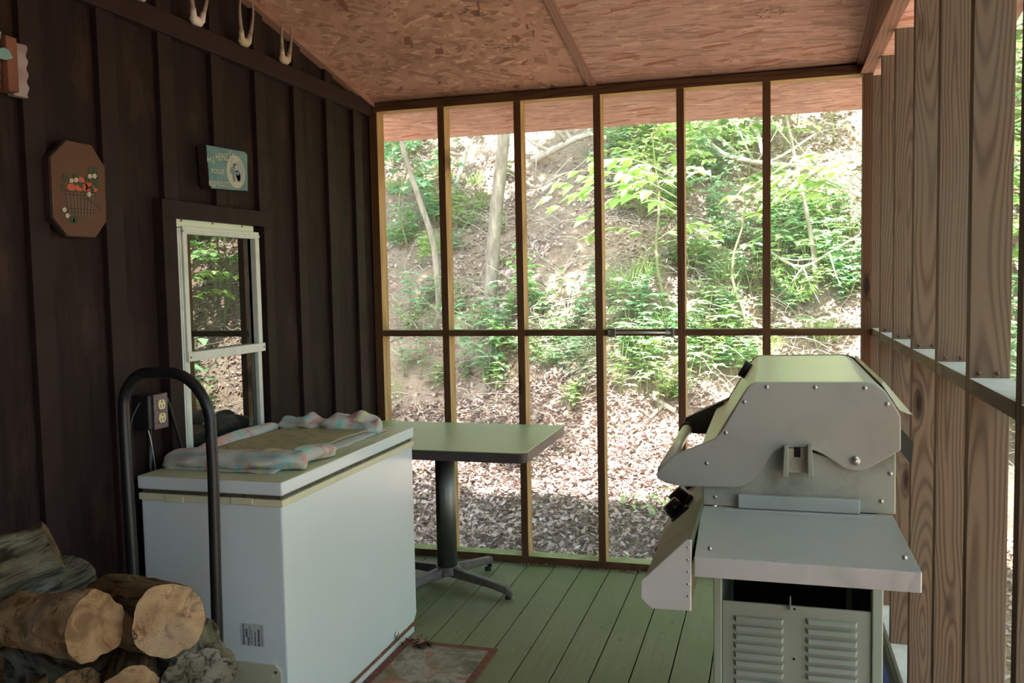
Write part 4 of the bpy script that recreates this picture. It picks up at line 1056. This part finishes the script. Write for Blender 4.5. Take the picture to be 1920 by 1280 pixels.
# side shelf
SF, SB = 1.85, GY-.003
zf = .921
fl_, fr_ = onY(1302, 1043, SF).x, onY(1728, 1068, SF).x
bl_, br_ = onY(1316, 937, SB).x, onY(1674, 944, SB).x
m = MB(); m.add([(fl_, SF, zf), (fr_, SF, zf), (br_, SB, zf), (bl_, SB, zf), (fl_, SF, zf-.004), (fr_, SF, zf-.004), (br_, SB, zf-.004), (bl_, SB, zf-.004)],
                [(0, 1, 2, 3), (7, 6, 5, 4), (0, 4, 5, 1), (1, 5, 6, 2), (2, 6, 7, 3), (3, 7, 4, 0)])
gp(m, 'shelf_top', M['shelf'], .0015)
m = MB(); m.box((fl_, SF-.004, zf-.042), (fr_, SF, zf-.001)); gp(m, 'shelf_apron', M['polish'], .0015)
m = MB(); m.box((fr_-.004, SF, zf-.042), (fr_, SF+.02, zf-.004)); m.add([(fr_, SF, zf-.042), (fr_, SF, zf-.002), (br_, SB, zf-.002), (br_, SB, zf-.042)], [(0, 1, 2, 3)]); m.add([(fl_, SF, zf-.042), (fl_, SF, zf-.002), (bl_, SB, zf-.002), (bl_, SB, zf-.042)], [(3, 2, 1, 0)]); gp(m, 'shelf_side', M['shelf'])
for x, y in ((1331, 1028), (1696, 1045)):
    p = onY(x, y, SF-.004); gp(MB().disc((p.x, SF-.004, p.z), (0, -1, 0), .0055, .004, 14, r2=.003), 'screw', M['steel'])
s0 = onY(1360, 943, 2.25); m = MB(); m.box((onY(1358, 943, 2.25).x, 2.245, zf), (onY(1640, 951, 2.25).x, 2.248, zf+.0015)); gp(m, 'shelf_slit', M['polish'])
# condiment bin on the front edge
dzb = zf-.932
cap = [(-.168, .956+dzb*0), (-.158, .956), (-.160, .804), (-.243, .803), (-.265, .823), (-.264, .861)]
capc = [(x, z) for x, z in cap]
gp(MB().prism(capc, 'y', 1.848, 1.853), 'bin_end_cap', M['polish'], .0015)
gp(MB().prism([(-.163, .948), (-.163, .804), (-.243, .803), (-.262, .823), (-.262, .855)], 'y', 1.853, 2.275), 'condiment_bin', grime('bin_reflection_green', (.12, .135, .07), (.03, .03, .022), .55, .0), .0015)  # greenish reflection on the metal put into the base colour
m = MB()
for k in range(5): m.disc((-.166, 1.848, .94-.026*k), (0, -1, 0), .0022, .0015, 8)
gp(m, 'rivet', M['steel'])
# control panel and knobs
cpn = [(-.166, .925), (-.29, .80), (-.285, .765), (-.20, .765), (-.166, .80)]
gp(MB().prism(cpn, 'y', GY, HB), 'control_panel', plain('tan_panel', (.13, .125, .085), .5), .003)
nrm = Vector((-.71, 0, .71))
for i, yk in enumerate((2.40, 2.53, 2.80)):
    c = Vector((-.232, yk, .859)); k = gp(MB().disc(c, nrm, .030, .012, 22), 'knob', M['black'])
    c2 = c-gl.location; m = MB(); m.disc(c2+nrm*.012, nrm, .026, .036, 18, r2=.023); m.build('grip', M['black'], k)
# cart
px0, px1 = onY(1337, 1060, GY).x, onY(1353, 1060, GY).x
qx0, qx1 = onY(1636, 1070, GY).x, onY(1657, 1070, GY).x
for a, b in ((px0, px1), (qx0, qx1)):
    for yy in (GY, HB-.05): gp(MB().box((a, yy, .09), (b, yy+.035, .905)), 'post', M['sagepost'], .003)
pz = G(1352, 1127)[1]
pn = gp(MB().box((px1+.001, GY+.006, .10), (qx0-.001, GY+.014, pz)), 'louvred_panel', M['sage'], .002)
m = MB()
for xa, xb_, ys_ in ((1376, 1470, (1160, 1177, 1194, 1210, 1227, 1243, 1260, 1277, 1293, 1310)), (1511, 1609, (1166, 1184, 1202, 1219, 1236, 1253, 1270, 1287, 1304, 1320))):
    for yv_ in ys_:
        a = G(xa, yv_); b = G(xb_, yv_); z = a[1]; x0_, x1_ = a[0]-.03, b[0]-.03; y0 = GY+.006-2.65; D_ = .013
        m.add([(x0_, y0, z+.009), (x1_, y0, z+.009), (x1_-.006, y0-.007, z+.006), (x0_+.006, y0-.007, z+.006), (x1_-.006, y0-.011, z-.004), (x0_+.006, y0-.011, z-.004), (x1_-.002, y0, z-.006), (x0_+.002, y0, z-.006)],
              [(0, 3, 2, 1), (3, 5, 4, 2), (5, 7, 6, 4), (0, 7, 5), (0, 5, 3), (1, 2, 4), (1, 4, 6)])
m.build('louvre', M['sage'], pn)
mh = MB(); a = G(1490, 1143); mh.disc((a[0]-.03, GY+.006-2.65, a[1]), (0, -1, 0), .003, .001, 10); a = G(1489, 1237); mh.disc((a[0]-.03, GY+.006-2.65, a[1]), (0, -1, 0), .003, .001, 10); mh.build('hole', M['darkvoid'], pn)
a = G(1482, 1133); gp(MB().box((a[0]-.0015, GY-.004, a[1]-.015), (a[0]+.0015, GY+.006, a[1]+.02)), 'latch', M['steel'])
gp(MB().box((px1, GY+.02, .86), (qx0, GY+.03, .918)), 'heat_baffle', M['darkmetal'])
m = MB(); m.box((px1, HB-.02, .12), (qx0, HB-.012, .90)); gp(m, 'far_end_panel', M['darkvoid'])
gp(MB().box((px0+.005, GY+.03, .12), (px0+.012, HB-.03, .90)), 'front_door', M['sage'])
m = MB(); m.box((qx1-.012, GY+.03, .12), (qx1-.006, HB-.03, .74))
for k in range(9): y0 = GY+.05+k*.078; m.box((qx1-.012, y0, .74), (qx1-.006, y0+.045, .83))
m.box((qx1-.012, GY+.03, .83), (qx1-.006, HB-.03, .90)); gp(m, 'slotted_back_panel', M['darkmetal'])
gp(MB().box((px0, GY, .085), (qx1, HB-.015, .10)), 'bottom_tray', M['sagepost'])
for xx in (px0+.02, qx1-.02):
    for yy in (GY+.02, HB-.03): gp(MB().tube([(xx-.012, yy, .0435), (xx+.012, yy, .0435)], .042, 20), 'caster', M['rubber'])

# ------------------------------------------------------------------ MATS AND CLUTTER ON THE DECK
def ragmat():
    t = NT('worn_printed_rug'); cd = t.coord(); n = t.noise(cd, 7, 6, .65, .5); n2 = t.noise(cd, 3.3, 5, .6, .3)
    c = t.ramp(n.outputs[0], [(.30, (.10, .09, .07)), (.42, (.22, .20, .15)), (.5, (.36, .33, .28)), (.60, (.33, .14, .09)), (.72, (.52, .30, .19))])
    c = t.mix(t.ramp(n2.outputs[0], [(.45, (0, 0, 0)), (.6, (.8, .8, .8))]), c, (.16, .15, .09))
    f = t.noise(cd, 300, 2); t.bump(f.outputs[0], .5, .002); return t.set(color=c, rough=.95, spec=.05)
rg = tag(empty('door_rug', (-1.265, 2.97, 0)), 'worn faded picture rug with rust red border on the deck beside the freezer', 'rug')
world_part(MB().box((-1.475, 2.55, .001), (-1.07, 3.372, .007)), 'border', plain('rust_red_border', (.16, .055, .035), .9, 0, .4, 40), rg)
world_part(MB().box((-1.44, 2.58, .007), (-1.098, 3.335, .009)), 'picture_field', ragmat(), rg)
# dry leaf clump
V = []; pos = []; p0 = Vector((-1.395, 3.33, .012)); n_ = 26
pos = np.array([(p0.x+random.gauss(0, .03), p0.y+random.gauss(0, .018), .010+abs(random.gauss(0, .010))) for _ in range(n_)])
dd = RNG.normal(0, 1, (n_, 3)); dd[:, 2] = np.abs(dd[:, 2])*.3; V, F = leaf_arrays(pos, dd, np.tile([[.1, 0, 1.]], (n_, 1)), .04, .025, .4, .4)
dlm = leaf_mat('dark_dry_leaf', [(.12, .05, .035), (.20, .09, .07), (.28, .17, .14)], .05)
o = bpy.data.objects.new('dry_leaf_clump', fast_mesh('dry_leaf_clump', V, F, [dlm])); COL.objects.link(o); tag(o, 'crumpled dark dry leaves heaped on the rug edge', 'dry leaves', kind='stuff')
n_ = 40; pos = np.array([(random.uniform(-1.5, -.5), 4.455+random.gauss(0, .012), .006) for _ in range(n_)]); dd = RNG.normal(0, 1, (n_, 3)); dd[:, 2] = .1
V, F = leaf_arrays(pos, dd, np.tile([[.1, 0, 1.]], (n_, 1)), .025, .015, .4, .4)
o = bpy.data.objects.new('leaf_debris', fast_mesh('leaf_debris', V, F, [dlm])); COL.objects.link(o); tag(o, 'scatter of dry leaf crumbs along the far bottom plate', 'leaf crumbs', kind='stuff')
bm = tag(empty('blue_floor_mat', (.30, 3.1, 0)), 'blue mat with black border on the deck behind the grill', 'mat')
world_part(MB().box((.08, 2.42, .001), (.439, 3.81, .006)), 'border', M['blackmat'], bm)
world_part(MB().box((.10, 2.44, .006), (.419, 3.785, .009)), 'pile', M['blue'], bm)

# sliding bolt on the far rail
lt = tag(empty('latch_bar', (-.633, DF, 1.229)), 'small steel bar on two brackets fixed to the middle rail', 'bar')
for x0, x1 in ((-.800, -.755), (-.508, -.462)):
    m = MB(); m.box((x0, DF-.004, 1.208), (x1, DF, 1.252)); m.box((x0+.006, DF-.022, 1.222), (x0+.012, DF-.004, 1.242)); m.box((x1-.008, DF-.026, 1.208), (x1, DF-.004, 1.252)); world_part(m, 'bracket', M['steel'], lt, .001)
world_part(MB().tube([(-.79, DF-.016, 1.230), (-.478, DF-.016, 1.230)], .006, 12), 'rod', M['alu'], lt)

# ------------------------------------------------------------------ THINGS ON THE LEFT WALL
def wpt(x, y, X=-2.05): return onX(x, y, X)
# octagonal plaque
pq = tag(empty('wall_plaque', (-2.078, 2.29, 1.81)), 'octagonal stained wood plaque painted with a basket of red apples', 'plaque')
oc = [(2.247, 1.955), (2.352, 1.955), (2.407, 1.893), (2.403, 1.716), (2.350, 1.663), (2.232, 1.663), (2.177, 1.716), (2.180, 1.897)]
world_part(MB().prism(oc, 'x', -2.078, -2.054), 'backing', M['plqedge'], pq, .003)
world_part(MB().prism([(2.292+(y-2.292)*.985, 1.81+(z-1.81)*.985) for y, z in oc], 'x', -2.054, -2.050), 'board', M['plaque'], pq, .001)
def pu(u, v):  # position on the plaque face from the photograph's crop (853x1280 over 140x210 px)
    p = onX(80+u*140/853, 250+v*210/1280, -2.05); return p.y, p.z
def fl(mb, u, v, ru, rv, n=12, x=-2.050, h=.001, rot=0):
    y, z = pu(u, v); y2, _ = pu(u+ru, v); _, z2 = pu(u, v+rv); a = abs(y2-y); b = abs(z2-z)
    pts = []
    for k in range(n):
        t = 2*PI*k/n; p = a*math.cos(t); q = b*math.sin(t); pts.append((y+p*math.cos(rot)-q*math.sin(rot), z+p*math.sin(rot)+q*math.cos(rot)))
    mb.prism(pts, 'x', x, x+h)
m = MB()
for u, v, a_, b_ in ((325, 615, 48, 42), (440, 540, 40, 42), (412, 625, 46, 40), (478, 610, 34, 50), (525, 590, 40, 38), (585, 635, 38, 36), (525, 640, 38, 30)): fl(m, u, v, a_, b_, 16)
world_part(m, 'apples', plain('apple_red', (.42, .07, .03), .6, 0, .25, 60), pq)
m = MB()
m.prism([pu(250, 665), pu(612, 690), pu(585, 965), pu(295, 940)], 'x', -2.050, -2.0495)
world_part(m, 'basket', plain('basket_brown', (.11, .06, .03), .7, 0, .2, 40), pq)
m = MB()
for k in range(9):
    u0 = 262+k*42; u1 = 300+k*34; m.prism([pu(u0, 670), pu(u0+6, 670), pu(u1+6, 955), pu(u1, 955)], 'x', -2.0495, -2.0489)
for v, du in ((650, 0), (690, 3), (850, 22), (885, 25)): m.prism([pu(248+du, v), pu(614-du, v+22), pu(614-du, v+30), pu(248+du, v+8)], 'x', -2.0494, -2.0488)
for k in range(10):
    t = k/9; u = 460+190*t; v = 745+120*t-30*math.sin(t*PI); fl(m, u, v, 14, 5, 8, -2.0492)
world_part(m, 'basket_lines', plain('dark_outline', (.022, .012, .008), .7), pq)
m = MB()
for u, v, r in ((250, 510, .3), (230, 610, -.2), (375, 490, 1.4), (540, 430, .2), (595, 430, -.4), (610, 520, -.6), (600, 590, .5), (515, 530, .9), (335, 985, .5), (370, 990, -.7), (430, 590, .9), (560, 635, .3)): fl(m, u, v, 24, 44, 10, -2.0498, rot=r)
world_part(m, 'painted_leaves', plain('deep_green_paint', (.02, .045, .018), .7), pq)
m = MB()
for u, v in ((325, 540), (378, 532), (535, 490), (588, 488), (528, 697), (244, 872), (280, 940)):
    for k in range(5): fl(m, u+15*math.cos(k*1.257), v+17*math.sin(k*1.257), 10, 12, 8, -2.0490)
world_part(m, 'painted_blossoms', plain('cream_paint', (.52, .50, .33), .7), pq)

# tin sign with lettering
sg = tag(empty('tin_sign', (-2.045, 3.08, 1.96)), 'small blue vintage sign with white lettering and an oval picture above the window', 'sign')
S0 = [(2.948, 2.037), (3.205, 2.045), (3.222, 2.035), (3.215, 1.889), (2.972, 1.877), (2.958, 1.890)]
world_part(MB().prism(S0, 'x', -2.090, -2.049), 'sign_block', M['plqedge'], sg, .002)
def signmat():
    t = NT('faded_blue_print'); n = t.noise(t.coord(), 12, 4, .6)
    return t.set(color=t.ramp(n.outputs[0], [(.35, (.065, .15, .175)), (.65, (.12, .23, .24))]), rough=.5)
world_part(MB().prism(S0, 'x', -2.049, -2.0475), 'sign_face', signmat(), sg)
def su(u, v):   # crop 1493x1280 over 140x120
    p = onX(360+u*140/1493, 250+v*120/1280, -2.0475); return p.y, p.z
def sl(mb, u, v, ru, rv, n=24, x=-2.0474, h=.0006, rot=0):
    y, z = su(u, v); a = abs(su(u+ru, v)[0]-y); b = abs(su(u, v+rv)[1]-z); pts = []
    for k in range(n):
        t = 2*PI*k/n; p = a*math.cos(t); q = b*math.sin(t); pts.append((y+p*math.cos(rot)-q*math.sin(rot), z+p*math.sin(rot)+q*math.cos(rot)))
    mb.prism(pts, 'x', x, x+h)
ovp = []
m = MB(); sl(m, 875, 770, 180, 325, 32, rot=-.06); world_part(m, 'oval', plain('cream_oval', (.42, .40, .31), .6), sg)
def paint(lst, name, c, x):
    m = MB()
    for q in lst: sl(m, q[0], q[1], q[2], q[3], 14, x, .0005, q[4] if len(q) > 4 else 0)
    world_part(m, name, plain(name+'_paint', c, .6), sg)
paint([(950, 760, 90, 220), (905, 860, 60, 120)], 'figure_gown', (.28, .33, .33), -2.0468)
paint([(805, 740, 45, 75, .4), (905, 800, 35, 40), (830, 880, 22, 90, .1)], 'figure_shawl', (.10, .20, .24), -2.0463)
paint([(855, 655, 42, 52)], 'figure_hair', (.05, .06, .07), -2.0458)
paint([(868, 672, 24, 34)], 'figure_face', (.45, .40, .33), -2.0453)
paint([(800, 580, 14, 90, .05), (818, 505, 18, 22)], 'figure_arm', (.33, .38, .38), -2.0458)
def text(body, u, v, h_v, w_u, name, mat, rot=0.0):
    cu = bpy.data.curves.new(name, 'FONT'); cu.body = body; cu.size = 1; cu.extrude = .004; cu.resolution_u = 3
    o = bpy.data.objects.new(name, cu); COL.objects.link(o); bpy.context.view_layer.update()
    w = max(.01, o.dimensions.x); hgt = max(.01, o.dimensions.y)
    y0, z0 = su(u, v); W = su(u+w_u, v)[0]-y0; Hh = abs(su(u, v+h_v)[1]-z0)
    dg = bpy.context.evaluated_depsgraph_get(); me = bpy.data.meshes.new_from_object(o.evaluated_get(dg)); bpy.data.objects.remove(o); 
    sx, sy = W/w, Hh/hgt
    for vt in me.vertices:
        a, b, c = vt.co; ya = a*sx; zb = b*sy+rot*ya
        vt.co = (-2.0470+c*.1-sg.location.x, y0+ya-sg.location.y, z0+zb-sg.location.z)
    me.materials.clear(); me.materials.append(mat)
    q = bpy.data.objects.new(name, me); COL.objects.link(q); q.parent = sg
    return q
CR_ = plain('cream_lettering', (.50, .50, .36), .6)
text('H.J.', 295, 570, 145, 160, 'lettering', CR_, .10)
text('HEINZ', 470, 535, 140, 240, 'lettering', CR_, .10)
text('Co', 735, 470, 120, 100, 'lettering', CR_, .05)
text('PICKLES', 375, 790, 95, 260, 'lettering', CR_, .05)
text('FOOD PRODUCTS', 335, 1045, 105, 400, 'lettering', CR_, .05)

# spike antlers on skull plates along the trim board
def antler(y, z, hgt, spread, lean, label, bone, top=None):
    root = empty('deer_antlers', (XL+.035, y, z)); tag(root, label, 'antlers', 'deer antlers on the trim board')
    vs = []; fs = []; n = 12; K = 6
    m = MB(); rings = [(0, .026, .010), (.008, .034, .015), (.016, .038, .018), (.024, .037, .016), (.030, .032, .011)]
    for i, (zz, ry, rx) in enumerate(rings):
        for j in range(n):
            a = 2*PI*j/n; w = 1+.18*mnoise.noise(Vector((math.cos(a)*2, math.sin(a)*2, zz*60+y))); vs.append((.022+rx*math.cos(a)*w, ry*math.sin(a)*w, zz-.012))
    for i in range(len(rings)-1):
        for j in range(n): fs.append((i*n+j, i*n+(j+1) % n, (i+1)*n+(j+1) % n, (i+1)*n+j))
    fs += [tuple(range(n))[::-1], tuple(range((len(rings)-1)*n, len(rings)*n))]
    m.add(vs, fs, 0, True); m.build('skull_plate', M[bone], root)
    for sgn in (-1, 1):
        m = MB(); m.tube([(.026, sgn*.024, .008), (.030, sgn*.031, .042)], [.013, .010], 10); m.build('pedicle', M[bone], root)
        m = MB(); p = [Vector((.030, sgn*.030, .034)), Vector((.034, sgn*(.034+spread*.6), .034+hgt*.35)), Vector((.038, sgn*(.034+spread), .034+hgt*.7)), Vector((.040, sgn*(.030+spread*lean), .034+hgt))]
        m.tube(trunk_path(p, 10), [.0095-.0008*i for i in range(10)], 8); m.build('antler', M['antler'], root)
antler(2.915, 2.482, .155, .022, 1.3, 'bleached white skull plate with widest antlers on the trim board', 'bonewhite')
antler(3.225, 2.482, .140, .014, .8, 'yellowed skull plate with tall spike antlers, middle one on the trim board', 'bone')
antler(3.535, 2.482, .125, .006, -.6, 'small antlers on a skull plate nearest the screened wall', 'bone')
antler(2.60, 2.482, .12, .02, 1.2, 'antler base cut off by the top of view on the trim board', 'bone')

# corrugated tin and barn wood wall piece
bw = tag(empty('wall_ornament', (XL+.02, 2.05, 2.13)), 'rustic wall ornament of barn wood post and scalloped boards with teal star', 'wall ornament')
def ou(u, v, X=-2.04): p = onX(u*100/800, 40+v*160/1280, X); return p.y, p.z
pts = [ou(235, 300), ou(445, 350)]
for k in range(0, 25):
    t = k/24; pts.append(ou(450+35*t+16*math.sin(t*4*2*PI), 360+790*t))
pts += [ou(265, 1100)]
world_part(MB().prism(pts, 'x', XL+.024, XL+.048), 'scalloped_board', wood('weathered_lilac_wood', (.40, .32, .32), (.22, .16, .17), 60, False, 'y'), bw, .002)
world_part(MB().prism([ou(60, 200), ou(228, 260), ou(270, 1075), ou(110, 1045)], 'x', XL+.024, XL+.066), 'post', wood('red_barn_wood', (.24, .10, .06), (.12, .045, .03), 60, False, 'z'), bw, .003)
l0, l1 = ou(-300, 560), ou(75, 1000)
for v0_, v1_ in ((600, 735), (775, 890), (915, 1000)):
    a, b = ou(-300, v0_-50), ou(80, v1_); world_part(MB().prism([ou(-300, v0_-60), ou(78, v0_), ou(78, v1_), ou(-300, v1_-60)], 'x', XL+.024, XL+.044), 'slat', plain('lilac_slat', (.40, .33, .33), .8, 0, .2, 20), bw, .002)
world_part(MB().prism([ou(-120, 420), ou(0, 395), ou(70, 440), ou(135, 560), ou(30, 585), ou(-80, 560)], 'x', XL+.068, XL+.076), 'teal_bird', plain('teal_paint', (.16, .30, .28), .7, 0, .15, 30), bw, .002)
world_part(MB().prism([ou(-120, 150), ou(35, 150), ou(20, 250), ou(10, 310), ou(-120, 300)], 'x', XL+.05, XL+.058), 'green_leaf', plain('mint_paint', (.20, .36, .25), .7), bw, .002)

# outlet box with cords
ob = tag(empty('outlet_box', (XL+.022, 2.56, 1.08)), 'black outdoor outlet box with ivory double receptacle beside the window', 'outlet')
world_part(MB().box((XL+.004, 2.513, 1.022), (XL+.085, 2.605, 1.138)), 'box', M['black'], ob, .004)
# cover plate faces the viewer's side of the porch
a = G(0, 0)
world_part(MB().box((XL+.085, 2.535, 1.020), (XL+.092, 2.606, 1.140)), 'cover_plate', M['brownplate'], ob, .002)
for zc in (1.103, 1.057):
    pts = [(2.571+.0185*math.cos(t)*(1 if True else 1), zc+max(-.0165, min(.0165, .021*math.sin(t)))) for t in [2*PI*k/24 for k in range(24)]]
    rc = world_part(MB().prism(pts, 'x', XL+.092, XL+.096), 'receptacle', M['yellow'], ob, .001)
    m = MB(); o_ = ob.location
    for dy in (-.007, .007): m.box((XL+.096-o_[0], 2.571+dy-.0014-o_[1], zc-.010-o_[2]), (XL+.0965-o_[0], 2.571+dy+.0014-o_[1], zc+.0-o_[2]))
    m.disc((XL+.096-o_[0], 2.571-o_[1], zc+.010-o_[2]), (1, 0, 0), .003, .0006, 8); m.build('slot', M['darkvoid'], rc)
world_part(MB().tube([(XL+.03, 2.58, 1.022), (XL+.028, 2.582, .85), (XL+.025, 2.59, .6), (XL+.025, 2.59, .1)], .009, 10), 'conduit', M['black'], ob)
cd_ = MB().tube(trunk_path([Vector((XL+.05, 2.607, 1.135)), Vector((XL+.06, 2.64, 1.115)), Vector((XL+.055, 2.685, 1.02)), Vector((XL+.055, 2.72, .90)), Vector((XL+.05, 2.73, .7)), Vector((XL+.05, 2.73, .3))], 24), .0055, 8).build('power_cord', M['black'])
tag(cd_, 'black power cord looping from the outlet box down beside the window', 'cord')
cd_ = MB().tube(trunk_path([Vector((XL+.06, 2.505, 1.12)), Vector((XL+.05, 2.47, 1.06)), Vector((XL+.045, 2.462, .95)), Vector((XL+.04, 2.46, .7)), Vector((XL+.04, 2.455, .2))], 20), .004, 8).build('power_cord', M['black'])
tag(cd_, 'thin black cord hanging on the wall outside the hooped handle side of the outlet', 'cord')
cd_ = MB().tube(trunk_path([Vector((XL+.05, 2.55, 1.02)), Vector((XL+.055, 2.562, .95)), Vector((XL+.05, 2.58, .8)), Vector((XL+.04, 2.58, .3))], 20), .0022, 8).build('grey_wire', M['alu'])
tag(cd_, 'thin grey wire dropping straight below the outlet box', 'wire')
